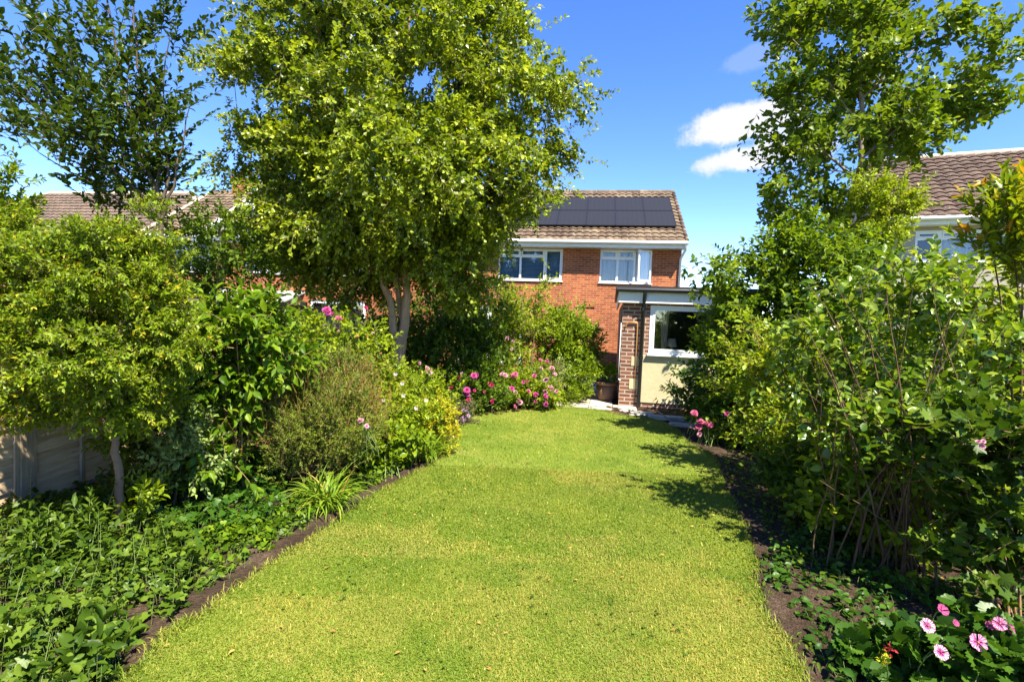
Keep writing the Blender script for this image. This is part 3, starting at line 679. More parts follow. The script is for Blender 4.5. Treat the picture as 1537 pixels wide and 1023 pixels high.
# far left hipped house ------------------------------------------------------
HH = thing('hipped_house', 'house at the far left with a hipped pinkish brown tiled roof', 'house', (-12.5, 20.6, 0), TH)
e0 = EZ - .05; hw = 15.4; hr = 3.7; hz = 2.75
hq = (-6.0, -4.4, 2.95, 4.0)
g = G(); wall_open(g, -hw, 0, -.1, e0, 0, [hq], .1); g.quad([(0, 0, -.1), (0, 7, -.1), (0, 7, e0), (0, 0, e0)]); g.quad([(-hw, 0, -.1), (-hw, 7, -.1), (-hw, 7, e0), (-hw, 0, e0)]); g.quad([(-hw, 7, -.1), (0, 7, -.1), (0, 7, e0), (-hw, 7, e0)])
g.build('wall', ['red_brick'], HH, local=True)
make_window(HH, *hq, [(-6.0, -5.2, True), (-5.2, -4.4, False)], trans=3.75, drape='curtain')
g = G(); Lh = math.hypot(hr + .35, hz)
tiles(g, -hw - .35, .35, -.35, e0 - .03, hr, e0 + hz, .3, .33, .03, clip=lambda wv: (-hw - .35 + wv / Lh * (hr + .35), .35 - wv / Lh * (hr + .35)))
for s_ in (-1, 1):
    ux = -hw - .35 if s_ < 0 else .35; ur = ux - s_ * (hr + .35)
    g.add([(ux, -.35, e0), (ux, 7.35, e0), (ur, hr, e0 + hz + .02)], [[0, 1, 2]])
g.quad([(-hw - .35, 7.35, e0), (.35, 7.35, e0), (.35 - hr - .35, hr, e0 + hz), (-hw + hr, hr, e0 + hz)])
RH = g.build('roof', ['pinkish_tiles'], HH, local=True)
g = G(); ridge(g, -hw + hr, -hr, hr, e0 + hz - .01); 
for s_ in (-1, 1):
    ux = -hw - .35 if s_ < 0 else .35; ur = ux - s_ * (hr + .35)
    A_ = np.array([ux, -.35, e0]); B_ = np.array([ur, hr, e0 + hz + .03])
    for i in range(14): g.tube([A_ + (B_ - A_) * i / 14, A_ + (B_ - A_) * (i + .95) / 14], .08, 7)
g.build('ridge', ['mortar'], RH, local=True)
g = G(); g.box((-hw - .35, -.4, e0 - .2), (.35, -.36, e0 - .01)); g.build('fascia', ['white_plastic'], HH, local=True)
g = G(); g.tube([(-hw - .35, -.46, e0 - .06), (.35, -.46, e0 - .06)], .06, 8); g.build('gutter', ['white_plastic'], HH, smooth=True, local=True)

# right house --------------------------------------------------------------
HR = thing('rendered_house', 'pale rendered house with a brown tiled roof at the upper right', 'house', (10.81, 13.9, 0), -math.radians(22))
e1 = 4.85; a2 = math.radians(35); R2 = 4.5
q1 = (.04, 2.9, 3.7, 4.53)
g = G(); wall_open(g, -.52, 8, -.1, e1, .35, [q1], .1); g.quad([(-.52, .35, -.1), (-.52, 7, -.1), (-.52, 7, e1), (-.52, .35, e1)])
yr = R2 * math.cos(a2); zr = e1 + R2 * math.sin(a2)
g.add([(-.52, .35, e1), (-.52, 7, e1), (-.52, yr, zr - .1)], [[0, 1, 2]]); g.quad([(-.52, 7, -.1), (8, 7, -.1), (8, 7, e1), (-.52, 7, e1)]); g.quad([(8, .35, -.1), (8, 7, -.1), (8, 7, e1), (8, .35, e1)])
g.build('wall', ['pale_render'], HR, local=True)
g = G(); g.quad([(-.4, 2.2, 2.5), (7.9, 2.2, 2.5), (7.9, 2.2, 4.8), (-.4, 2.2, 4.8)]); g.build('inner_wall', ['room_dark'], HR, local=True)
wq = make_window(HR, *q1, [(.04, .60, True), (.60, 1.75, True), (1.75, 2.9, True)], y=.36, trans=4.3)
gc = G(); us = np.linspace(.55, 1.4, 40); yy = .5 + .03 * np.sin(us * 40); V = np.concatenate([np.c_[us, yy, np.full(40, 3.7)], np.c_[us, yy, np.full(40, 4.5)]]); gc.add(V, [[i, i + 1, 41 + i, 40 + i] for i in range(39)]); gc.build('curtain', ['curtain'], wq, smooth=True, local=True)
g = G(); tiles(g, -.75, 8, 0, e1, yr, zr, .3, .30, .045); g.quad([(-.75, yr, zr), (8, yr, zr), (8, 7.4, e1), (-.75, 7.4, e1)]); RR = g.build('roof', ['brown_tiles'], HR, local=True)
g = G(); ridge(g, -.76, 8, yr, zr - .01); g.build('ridge', ['mortar'], RR, local=True)
g = G(); g.box((-.75, .01, e1 - .22), (8, .04, e1 - .02)); g.quad([(-.75, .04, e1 - .215), (8, .04, e1 - .215), (8, .35, e1 - .215), (-.75, .35, e1 - .215)]); g.build('fascia', ['offwhite_paint'], HR, local=True)
g = G(); g.tube([(-.78, -.06, e1 - .06), (8, -.06, e1 - .06)], .06, 10); g.build('gutter', ['white_plastic'], HR, smooth=True, local=True)

# extension ----------------------------------------------------------------
HE = thing('brick_extension', 'flat roofed single storey extension with cream panel and brown brick pier', 'extension', (2.17, 10.16, 0), -math.radians(11))
eop = (.53, 1.95, 1.12, 2.06); EW = 2.4
g = G(); g.quad([(0, 0, -.05), (.365, 0, -.05), (.365, 0, 2.1), (0, 0, 2.1)]); g.quad([(.365, 0, 1.1), (.53, 0, 1.1), (.53, 0, 2.1), (.365, 0, 2.1)]); g.quad([(.53, 0, 2.06), (EW, 0, 2.06), (EW, 0, 2.1), (.53, 0, 2.1)])
g.quad([(1.95, 0, 1.1), (EW, 0, 1.1), (EW, 0, 2.06), (1.95, 0, 2.06)])
g.quad([(.53, 0, 1.1), (.53, .1, 1.1), (.53, .1, 2.06), (.53, 0, 2.06)])
g.quad([(.365, -.0, -.05), (EW, 0, -.05), (EW, 0, .15), (.365, 0, .15)])
g.quad([(0, 0, -.05), (0, 6.4, -.05), (0, 6.4, 2.1), (0, 0, 2.1)]); g.quad([(EW, 0, -.05), (EW, 6.4, -.05), (EW, 6.4, 2.1), (EW, 0, 2.1)])
g.build('wall', ['brown_brick'], HE, local=True)
g = G(); g.box((.365, -.016, .15), (EW, .002, 1.1)); g.box((.21, -.012, .86), (.365, .001, 1.04)); g.box((.19, -.012, .40), (.365, .001, .60)); g.build('render_panel', ['cream_render'], HE, local=True)
WE = make_window(HE, *eop, [(.53, 1.95, False)], y=-.01, glass='glass_dark')
for i in range(2):
    g = G(); us = np.linspace(.74, .92, 14) if i == 0 else np.linspace(1.62, 1.9, 14); yy = .32 + .03 * np.sin(us * 60)
    lo = us if i else .80 + (us - .74) * .5
    g.add(np.concatenate([np.c_[lo, yy, np.full(14, 1.2)], np.c_[us, yy, np.full(14, 2.05)]]), [[k, k + 1, 15 + k, 14 + k] for k in range(13)])
    g.build('curtain', ['beige_curtain'], WE, smooth=True, local=True)
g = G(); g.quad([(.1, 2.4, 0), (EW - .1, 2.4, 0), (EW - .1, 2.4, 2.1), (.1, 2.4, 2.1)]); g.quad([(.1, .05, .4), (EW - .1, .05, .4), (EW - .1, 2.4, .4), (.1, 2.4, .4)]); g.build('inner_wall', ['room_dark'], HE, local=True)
g = G(); g.box((.42, .15, 1.06), (2.2, .55, 1.10)); g.lathe([(.05, 1.1), (.06, 1.18), (.025, 1.2), (.025, 1.26), (.11, 1.26), (.07, 1.42)], 12, 1, c=(1.0, .35, 0)); g.box((.95, .3, 1.1), (1.07, .42, 1.2), 1)
g.build('worktop', ['offwhite_paint', 'lamp_fabric'], HE, local=True)
g = G(); g.box((-.09, -.13, 2.10), (EW + .1, -.09, 2.33)); g.box((-.09, -.09, 2.10), (-.05, 6.4, 2.33)); g.quad([(-.05, -.09, 2.105), (EW, -.09, 2.105), (EW, 0, 2.105), (-.05, 0, 2.105)]); g.build('fascia', ['offwhite_paint'], HE, local=True)
g = G(); g.box((-.15, -.2, 2.335), (EW + .15, 6.4, 2.42)); g.build('roof', ['black_felt'], HE, local=True)
g = G(); g.tube([(-.14, -.19, 2.345), (EW + .14, -.19, 2.345)], .045, 10); g.build('gutter', ['black_plastic'], HE, smooth=True, local=True)
g = G(); g.tube([(.40, -.19, 2.33), (.40, -.19, 2.24), (.395, -.07, 2.05), (.385, -.06, .06)], .036, 10)
for z in (1.95, 1.0): g.tube([(.387, -.06, z), (.387, -.06, z + .06)], .046, 10)
g.build('downpipe', ['black_plastic'], HE, smooth=True, local=True)
g = G(); g.tube([(.07, -.03, 1.62), (.09, -.03, 1.69), (.13, -.03, 1.715), (.29, -.03, 1.715), (.295, -.03, 1.70), (.295, -.03, -.02)], .014, 8); g.build('copper_pipe', ['copper'], HE, smooth=True, local=True)
g = G(); g.tube([(-.02, -.03, 1.7), (-.025, -.03, .6), (-.02, -.03, .58), (.02, -.03, .56)], .012, 8); g.build('overflow_pipe', ['white_plastic'], HE, smooth=True, local=True)

# ------------------------------------------------------------------ fence
FT = thing('wooden_fence', 'weathered grey brown lap panel fence along the left border', 'fence', (-3.9, 4.0, 0))
rng = np.random.default_rng(31); fx = -3.9
for py0 in (.42, 2.25, 4.08, 5.91, 7.74, 9.57, 11.4):
    g = G(); y0, y1 = py0 + .022, py0 + 1.753; z = .06
    while z < 1.68:
        n_ = 9; ys_ = np.linspace(y0, y1, n_); wob = np.cumsum(rng.normal(0, .003, n_)); hgt = .165 + rng.normal(0, .006)
        lo = np.c_[np.full(n_, fx + .026), ys_, z + wob]; hi = np.c_[np.full(n_, fx + .004), ys_, np.full(n_, z + hgt)]
        V = np.concatenate([lo, hi, lo - (.010, 0, 0), hi - (.008, 0, 0)])
        F = [[i, i + 1, n_ + i + 1, n_ + i] for i in range(n_ - 1)] + [[2 * n_ + i, i, i + 1, 2 * n_ + i + 1][::-1] for i in range(n_ - 1)] + [[2 * n_ + i + 1, 2 * n_ + i, 3 * n_ + i, 3 * n_ + i + 1] for i in range(n_ - 1)]
        g.add(V, F); z += .128
    pan = g.build('panel', ['fence_wood'], FT)
    for yb in (y0 + .02, y0 + .50, y0 + 1.10, y1 - .02):
        g = G(); g.box((fx + .027, yb - .022, .05), (fx + .046, yb + .022, 1.76)); g.build('batten', ['post_wood'], pan)
    g = G(); g.box((fx - .02, y0, 1.762), (fx + .06, y1, 1.79)); g.build('capping', ['post_wood'], pan)
    g = G(); g.box((fx - .045, py0 - .075, -.1), (fx + .05, py0 + .02, 1.86)); g.build('post', ['post_wood'], FT)

# ------------------------------------------------------------------ trees
def trunk(pts, r0, r1, n=14, wob=.0, rng=None):
    pts = np.asarray(pts, float); t = np.linspace(0, len(pts) - 1, n); P = np.stack([np.interp(t, range(len(pts)), pts[:, k]) for k in range(3)], 1)
    P[1:-1] = (P[:-2] + 2 * P[1:-1] + P[2:]) / 4
    if rng is not None: P[1:-1] += rng.normal(0, wob, (n - 2, 3))
    R = r0 + (r1 - r0) * np.linspace(0, 1, n) ** .8; return P, R
def T3(l): return [at(*q) for q in l]
r_ = np.random.default_rng(1)
# big central tree
D = 8.2; b0 = at(596, 560, D); b0[2] = 0
f0 = at(603, 492, D)
st = [trunk([b0, at(595, 550, D), at(602, 510, D)], .135, .10, 10, .006, r_),
      trunk([at(601, 512, D), at(585, 470, D), at(574, 410, D - .1), at(545, 310, D - .2), at(520, 160, D - .4), at(470, 30, D - .5)], .072, .018, 16, .02, r_),
      trunk([at(602, 512, D), at(611, 460, D), at(608, 400, D), at(615, 300, D), at(600, 140, D + .1), at(625, -60, D)], .085, .02, 16, .02, r_),
      trunk([at(604, 505, D), at(598, 440, D + .2), at(590, 380, D + .3), at(660, 250, D + .5), at(720, 120, D + .6), at(760, 20, D + .6)], .05, .014, 16, .02, r_),
      trunk([at(609, 420, D), at(680, 330, D - .3), at(745, 260, D - .3), at(800, 200, D - .3)], .045, .012, 12, .02, r_),
      trunk([at(578, 420, D), at(500, 350, D + .1), at(420, 260, D), at(360, 190, D)], .045, .012, 12, .02, r_)]
sp = dict(L=.078, W=.05, tpl='obov', nleaf=13, ln=.32, ang=.95, droop=.28, tip=True, tipfrac=.35, tipprob=.5, jit=.55, hang=.22, two=False, tr=.0028)
bl_ = [blob(598, 110, D, 198, 155, 2.2), blob(492, 55, D - .3, 84, 85, 1.1), blob(695, 50, D, 90, 95, 1.1), blob(752, 150, D - .1, 105, 75, 1.1), blob(430, 165, D - .2, 92, 110, 1.3),
       blob(600, 250, D - .9, 190, 130, 1.5, 1.2), blob(715, 270, D - .3, 95, 105, 1.2), blob(460, 290, D - .3, 86, 115, 1.2), blob(560, 355, D + .5, 150, 76, 1.2, 1.7), blob(470, 375, D + .2, 42, 60, .8, 1.5),
       blob(680, 375, D + .3, 54, 78, .9, 1.5), blob(425, 325, D + .2, 48, 62, .8, 1.2), blob(640, 320, D + .9, 120, 90, .9), blob(828, 140, D, 46, 34, .5), blob(805, 195, D, 42, 52, .5, .8), blob(358, 110, D, 28, 28, .4, .8),
       blob(392, 45, D, 18, 22, .3, .6), blob(368, 220, D, 34, 56, .5, .8), blob(600, -60, D, 150, 110, 1.8), blob(795, 280, D - .4, 18, 42, .25, 1.3), blob(755, 25, D, 28, 36, .4), blob(530, 415, D + 1.2, 90, 34, .6, .9), blob(685, 435, D + .4, 46, 34, .5, 1.2)]
make_plant('broadleaf_tree', 'tall bushy yellow green tree with a forked trunk, in the middle of the garden', 'tree', b0, bl_, sp, 340, 12500, 41, ['lf_tree', 'lf_tree_tip'], 'bark_pale', stems=st, cr=.19,
           out=.7, upb=.0, rnd=.55, lo=.36, fol='crown', stemname='trunk', limb_r=.016, rise=.5, zmin=1.9)
# left dark leaved tree
D = 5.9; b0 = at(252, 420, D); b0[2] = 0
st = [trunk([b0, at(250, 420, D), at(243, 350, D), at(236, 290, D)], .034, .024, 12, .006, r_),
      trunk([at(240, 300, D), at(205, 210, D), at(180, 110, D), at(165, 10, D), at(150, -60, D)], .026, .006, 12, .012, r_),
      trunk([at(238, 300, D), at(235, 200, D), at(205, 90, D), at(195, -30, D)], .024, .006, 12, .012, r_),
      trunk([at(240, 310, D), at(150, 240, D), at(80, 150, D - .1), at(30, 60, D - .1)], .022, .005, 12, .012, r_),
      trunk([at(243, 330, D), at(268, 250, D), at(285, 160, D)], .02, .005, 10, .012, r_),
      trunk([at(238, 320, D), at(255, 270, D), at(240, 150, D), at(255, 60, D)], .02, .005, 10, .012, r_),
      trunk([at(243, 335, D), at(160, 290, D), at(60, 230, D)], .02, .005, 10, .012, r_)]
sp = dict(L=.088, W=.05, tpl='oval', nleaf=15, ln=.60, ang=.85, droop=.04, jit=.4, hang=.05, two=True, tr=.004, flat=.9)
bl_ = [blob(170, 165, D, 85, 80, .9), blob(80, 165, D, 62, 66, .8), blob(160, 45, D, 48, 52, .7), blob(220, 200, D, 24, 70, .6), blob(180, 250, D, 85, 46, .7), blob(252, 75, D, 7, 42, .25, .9), blob(28, 115, D, 22, 42, .4), blob(72, 40, D, 26, 34, .4, .5), blob(280, 160, D, 10, 36, .3, .9), blob(150, 290, D, 66, 16, .5)]
make_plant('young_tree', 'open dark leaved tree rising at the upper left against the sky', 'tree', b0, bl_, sp, 92, 470, 42, ['lf_dark'], 'bark_dark', stems=st, cr=.12,
           out=.5, upb=.75, rnd=.28, lo=.2, fol='crown', stemname='trunk', limb_r=.009, rise=.1, zmin=2.2)
# right tree
D = 9.0; b0 = at(1300, 640, D); b0[2] = 0
st = [trunk([b0, at(1297, 440, D), at(1290, 330, D), at(1293, 200, D), at(1290, 60, D), at(1300, -120, D)], .085, .02, 18, .012, r_),
      trunk([at(1290, 240, D), at(1350, 190, D), at(1430, 130, D - .2), at(1520, 90, D - .3)], .03, .007, 12, .012, r_),
      trunk([at(1292, 190, D), at(1240, 120, D), at(1190, 60, D)], .028, .007, 10, .012, r_),
      trunk([at(1291, 270, D), at(1215, 215, D), at(1140, 165, D)], .028, .007, 10, .012, r_),
      trunk([at(1291, 150, D), at(1360, 90, D), at(1420, 10, D)], .028, .007, 10, .012, r_)]
sp = dict(L=.12, W=.085, tpl='obov', nleaf=11, ln=.42, ang=.95, droop=.12, tip=True, tipfrac=.3, tipprob=.25, jit=.5, two=False, tr=.0035)
bl_ = [blob(1262, 60, D, 104, 80, 1.1), blob(1275, 180, D, 98, 90, 1.2), blob(1225, 265, D, 62, 62, .9), blob(1355, 45, D, 72, 70, .9), blob(1405, 165, D, 82, 45, .8), blob(1490, 115, D - .3, 62, 60, .7), blob(1360, 200, D, 55, 50, .8),
       blob(1158, 165, D, 38, 28, .4), blob(1190, 60, D, 34, 54, .6), blob(1290, -60, D, 120, 90, 1.2), blob(1255, 320, D, 70, 30, .8), blob(1330, 120, D + .3, 80, 70, .8), blob(1210, 300, D, 45, 40, .6)]
make_plant('garden_tree', 'slim pale stemmed green tree at the upper right, one limb reaching sideways', 'tree', b0, bl_, sp, 115, 1750, 43, ['lf_right', 'lf_right_tip'], 'bark_grey', stems=st, cr=.17,
           out=.7, upb=.25, rnd=.5, lo=.35, fol='crown', stemname='trunk', limb_r=.012, rise=.3, zmin=2.4)

# ------------------------------------------------------------------ left border
SM = dict(tpl='small', ang=.9, droop=.08, jit=.55, two=False)
# clipped privet like small tree with bare trunk
D = 3.56; b0 = gr(178, 815); b0[2] = 0
st = [trunk([b0, at(180, 760, D), at(177, 700, D), at(172, 650, D)], .032, .024, 12, .005, r_),
      trunk([at(172, 655, D), at(140, 600, D - .05), at(90, 520, D), at(60, 430, D)], .022, .007, 10, .008, r_),
      trunk([at(173, 655, D), at(190, 580, D + .1), at(200, 480, D + .1), at(190, 380, D)], .024, .007, 10, .008, r_),
      trunk([at(174, 660, D), at(215, 600, D), at(245, 530, D)], .016, .005, 8, .008, r_)]
sp = dict(SM, L=.038, W=.017, nleaf=15, ln=.13, tip=True, tipfrac=.25, tipprob=.25, tr=.002)
bl_ = [blob(115, 420, D, 118, 80, .55), blob(190, 400, D, 66, 58, .4), blob(35, 440, D - .1, 60, 90, .45), blob(150, 510, D - .2, 130, 75, .5), blob(228, 475, D, 36, 75, .35), blob(45, 540, D - .2, 70, 70, .4), blob(160, 585, D - .1, 90, 40, .35),
       blob(218, 335, D, 13, 30, .12, 1.0), blob(80, 595, D - .2, 55, 28, .25), blob(140, 352, D, 70, 24, .3), blob(15, 352, D, 30, 26, .3), blob(120, 465, D + .3, 140, 120, .4), blob(215, 600, D, 45, 35, .3), blob(25, 610, D - .25, 40, 22, .2), blob(95, 615, D - .2, 40, 18, .2), blob(150, 625, D + .15, 50, 20, .2), blob(220, 640, D + .1, 40, 28, .25), blob(250, 580, D, 28, 44, .25)]
make_plant('hedge_tree', 'small yellow green hedge tree with orange tipped shoots on a bare trunk beside the fence', 'tree', b0, bl_, sp, 240, 7600, 44, ['lf_privet', 'lf_privet_tip'], 'bark_brown', stems=st, cr=.06,
           out=.8, upb=.45, rnd=.5, lo=.45, fol='crown', stemname='trunk', limb_r=.009, rise=.3, zmin=.8)
# spire at the extreme left
D = 5.2
make_plant('columnar_shrub', 'narrow upright shrub tip at the far left edge, in front of the hipped roof', 'shrub', (*at(8, 400, D)[:2], 0), [blob(12, 280, D, 18, 50, .2), blob(5, 330, D, 30, 50, .3), blob(14, 248, D, 9, 25, .1), blob(0, 420, D, 45, 90, .4)],
           dict(SM, L=.07, W=.032, nleaf=12, ln=.2), 50, 420, 45, ['lf_privet'], 'bark_dark', nstem=1, cr=.06, upb=1.0, rnd=.35)
# loose shrub beyond the fence, between hedge tree and big tree
D = 7.0
make_plant('loose_shrub', 'loose mid green shrub in front of the neighbouring brick wall, left of the big tree', 'shrub', (*at(330, 470, D)[:2], 0), [blob(335, 355, D, 50, 42, .7), blob(360, 385, D, 34, 34, .5), blob(300, 420, D, 40, 55, .6), blob(310, 440, D, 40, 36, .6), blob(285, 350, D, 14, 28, .3)],
           dict(SM, L=.085, W=.042, nleaf=12, ln=.3), 60, 430, 46, ['lf_mid', ], 'bark_dark', nstem=6, cr=.14, upb=.4)
# broad leaved shrub
D = 4.6
make_plant('broad_leaved_shrub', 'shrub with large glossy bright green leaves, behind the brown heather', 'shrub', (*gr(355, 742)[:2], 0), [blob(340, 520, D, 62, 62, .45), blob(380, 485, D, 48, 40, .4), blob(305, 590, D - .25, 34, 52, .25), blob(318, 685, D - .35, 34, 26, .2), blob(298, 490, D, 28, 42, .35), blob(420, 500, D + .2, 30, 36, .35), blob(365, 580, D + .1, 46, 52, .35), blob(325, 640, D, 45, 50, .3), blob(420, 545, D + .1, 34, 34, .3)],
           dict(L=.115, W=.052, tpl='oval', nleaf=7, ln=.22, ang=.95, droop=.12, jit=.4, two=False, hang=.22, flat=1.0), 110, 720, 47, ['lf_glossy'], 'bark_tan', nstem=9, cr=.09, upb=.3, rnd=.5)
D = 4.1
make_plant('silvery_shrub', 'small shrub of pale silvery green leaflets beside the bare hedge trunk', 'shrub', (*gr(275, 765)[:2], 0), [blob(262, 640, D, 34, 50, .25), blob(280, 690, D, 40, 34, .25), blob(250, 590, D, 26, 40, .2)],
           dict(SM, L=.055, W=.028, nleaf=12, ln=.18), 30, 200, 48, ['lf_silver'], 'bark_dark', nstem=6, cr=.07, upb=.5)
D = 4.5
make_plant('understory_shrub', 'dark leafy shrub filling the gap between the hedge trunk and the broad leaved shrub', 'shrub', (*gr(235, 750)[:2], 0), [blob(235, 650, D, 48, 55, .35), blob(270, 600, D + .1, 34, 55, .3), blob(215, 700, D - .1, 36, 36, .25), blob(255, 720, D - .2, 44, 24, .25)],
           dict(L=.06, W=.032, tpl='oval', nleaf=10, ln=.2, ang=.95, droop=.1, jit=.6, two=False), 60, 480, 110, ['lf_mid'], 'bark_dark', nstem=8, cr=.08, upb=.45)
# dark mass at the foot of the fence
D = 4.3
make_plant('ivy_bush', 'dark low ivy mound below the broad leaved shrub', 'shrub', (*gr(270, 775)[:2], 0), [blob(230, 750, 4.4, 50, 26, .3), blob(310, 740, 4.5, 60, 34, .35), blob(390, 730, 4.8, 50, 34, .3)],
           dict(L=.075, W=.075, tpl='ivy', nleaf=7, ln=.2, ang=1.0, droop=.1, jit=.5, two=False), 50, 360, 49, ['lf_deep'], 'bark_dark', nstem=8, cr=.09, upb=.6)
# heather
D = 4.9
def brown_tips(pxs, n, seed, L=.10, mat=1):
    def f(g, tw, rng, C, O):
        rr = np.random.default_rng(seed)
        for (px, py, DD, rx, ry) in pxs:
            c = at(px, py, DD); k = DD / FPX; q = c + rr.normal(0, .5, (n, 3)) * np.array([rx * k, .22, ry * k]); d = nrmz(np.array([0, -.1, 1.]) + rr.normal(0, .4, (n, 3)))
            g.twigs(q, q + d * L * .5 + rr.normal(0, .006, (n, 3)), q + d * L, .0022, .0012, mat)
            put_leaves(g, rr, q + d * (L * rr.random((n, 1))), nrmz(d + rr.normal(0, .5, (n, 3))), rr.normal(0, 1, (n, 3)), .018, .008, 'small', mat)
    return f
make_plant('heather', 'wiry heather mound, green with faded brown flower tips, at the border edge', 'shrub', (*gr(480, 722)[:2], 0), [blob(480, 620, D, 85, 62, .5), blob(430, 655, D - .1, 52, 45, .35), blob(530, 625, D - .1, 50, 55, .4), blob(510, 570, D + .3, 60, 40, .4), blob(470, 680, D - .25, 80, 34, .3), blob(400, 620, D, 35, 40, .3)],
           dict(SM, L=.030, W=.010, nleaf=20, ln=.16, ang=.6, tr=.0022, twmat=0), 160, 2300, 50, ['lf_heath', 'lf_brown'], 'twig_brown', nstem=18, stem_r=.006, cr=.08, upb=.8, rnd=.4,
           extra=brown_tips([(545, 575, 5.0, 60, 40), (430, 610, 4.75, 45, 45), (560, 620, 4.9, 40, 40), (400, 650, 4.6, 45, 40), (500, 600, 4.6, 90, 60)], 130, 9))
# white flowered lime shrub
D = 6.3
def dots(pxs, mats_i, seed, size=.03, n=1):
    def f(g, tw, rng, C, O):
        rr = np.random.default_rng(seed)
        for (px, py, DD) in pxs:
            c = at(px, py, DD); k = 7; a = np.arange(k) * 2 * PI / k
            d = np.c_[np.cos(a), np.full(k, -.7), np.sin(a)]; put_leaves(g, rr, np.repeat(c[None], k, 0), d, np.tile([0, -1., .3], (k, 1)) + rr.normal(0, .2, (k, 3)), size, size * .7, 'small', mats_i)
    return f
make_plant('lime_shrub', 'lime green bushy shrub with a few white flowers, below the forked trunk', 'shrub', (*gr(600, 690)[:2], 0), [blob(610, 600, D, 66, 42, .5), blob(570, 580, D + .2, 50, 40, .45), blob(622, 632, D - .2, 32, 28, .3), blob(580, 630, D - .3, 38, 34, .35)],
           dict(SM, L=.058, W=.028, nleaf=13, ln=.2), 80, 760, 51, ['lf_lime', 'pt_white'], 'stem_green', nstem=12, cr=.09, upb=.5,
           extra=dots([(594, 561, 6.0), (606, 593, 5.8), (557, 545, 6.2), (490, 523, 6.0), (625, 612, 5.7), (576, 600, 5.8), (640, 600, 5.9), (604, 575, 5.9)], 1, 4, .03))
D = 6.2
make_plant('golden_shrub', 'small golden yellow leaved shrub at the lawn edge beside the lime shrub', 'shrub', (*gr(662, 672)[:2], 0), [blob(662, 630, D, 24, 30, .2), blob(672, 655, D - .1, 18, 20, .15), blob(648, 615, D, 14, 20, .15)],
           dict(SM, L=.042, W=.022, nleaf=11, ln=.12), 30, 240, 52, ['lf_gold'], 'stem_green', nstem=8, cr=.04, upb=.6)
D = 5.5
make_plant('leafy_perennial', 'mid green broad leafy perennial between the two strappy clumps', 'plant', (*gr(585, 722)[:2], 0), [blob(575, 668, D, 44, 28, .3), blob(540, 688, D - .3, 30, 22, .2), blob(600, 645, D + .1, 34, 26, .3), blob(565, 705, D - .35, 24, 12, .12)],
           dict(L=.085, W=.050, tpl='oval', nleaf=7, ln=.18, ang=1.0, droop=.12, jit=.4, two=False), 55, 300, 53, ['lf_broad'], 'stem_green', nstem=10, stem_r=.006, cr=.07, upb=.6)

# ---- rose blooms
def rose_mesh(mats, seed, r=.04):
    rr = np.random.default_rng(seed); g = G()
    for ring, (k, tilt, s) in enumerate(((3, 1.35, .5), (5, 1.05, .7), (6, .7, .9), (6, .25, 1.0))):
        for j in range(k):
            a = 2 * PI * (j + .5 * ring) / k + rr.normal(0, .15); t = tilt + rr.normal(0, .1)
            out_ = np.array([math.cos(a), math.sin(a), 0]); sd = np.array([-math.sin(a), math.cos(a), 0]); up_ = np.array([0, 0, 1.])
            d1 = out_ * math.cos(t) + up_ * math.sin(t); b = out_ * .12 * s * r
            V = []
            for v_, wv_, bl2 in ((0, .25, 0), (.45, .62, .05), (.85, .6, .22), (1.0, .3, .36)):
                c = b + d1 * v_ * s * r + out_ * bl2 * s * r * .5
                for q in (-1, 0, 1): V.append(c + sd * q * wv_ * s * r + (up_ * .12 + d1 * -.05) * abs(q) * s * r)
            g.add(V, [[3 * i + q, 3 * i + q + 1, 3 * i + q + 4, 3 * i + q + 3] for i in range(3) for q in range(2)], min(ring // 2, len(mats) - 1))
    return g.mesh('bloom', mats, smooth=True)
ROSE = {'magenta': rose_mesh(['pt_magenta', 'pt_orchid'], 1), 'pink': rose_mesh(['pt_pink', 'pt_pale'], 2), 'red': rose_mesh(['pt_red', 'pt_magenta'], 3), 'pale': rose_mesh(['pt_pink', 'pt_pale'], 4),
        'orchid': rose_mesh(['pt_orchid', 'pt_pink'], 5), 'apricot': rose_mesh(['pt_apricot', 'pt_yellow'], 6), 'lilac': rose_mesh(['pt_lilac', 'pt_purple' if 'pt_purple' in MATS else 'pt_lilac'], 7)}
def blooms(T, lst, seed, stems=True):
    """lst: (px, py, depth, kind, size, count)"""
    rr = np.random.default_rng(seed); sg = G(); base = np.array(T.location)
    for (px, py, DD, kind, size, cnt) in lst:
        c0 = at(px, py, DD)
        for i in range(cnt):
            c = c0 + (rr.normal(0, 1, 3) * np.array([.6, .5, .45]) * size * 1.05 if i else 0)
            o = bpy.data.objects.new('bloom', ROSE[kind]); COL.objects.link(o); o.parent = T; o.location = (c - base).tolist()
            d = Vector((rr.normal(0, .75), -.6 + rr.normal(0, .45), .75)); o.rotation_euler = d.to_track_quat('Z', 'Y').to_euler(); o.rotation_euler.rotate_axis('Z', rr.uniform(0, 6))
            k = size / .04 * rr.uniform(.5, .85); o.scale = (k, k, k)
            if stems:
                b = c + np.array([rr.normal(0, .08), .12, -.3]); b[2] = max(b[2], .0); sg.tube(bez(b, b * .5 + c * .5 + rr.normal(0, .02, 3), c, 5), .003, 4, cap=False)
    if stems and sg.v: sg.build('flower_stems', ['stem_green'], T)
RS = dict(SM, L=.062, W=.036, nleaf=10, ln=.22, tpl='oval')
D = 6.1
T, *_ = make_plant('rose_bush', 'tall rose bush with magenta heads standing in front of the forked trunk', 'rose', (*gr(500, 690)[:2], 0), [blob(490, 520, D, 62, 42, .5), blob(545, 545, D, 45, 50, .45), blob(450, 550, D + .1, 45, 45, .45), blob(500, 575, D, 80, 50, .4), blob(530, 500, D, 40, 28, .3)],
                RS, 80, 560, 54, ['lf_lime'], 'stem_green', nstem=10, cr=.1, upb=.7, stem_r=.008)
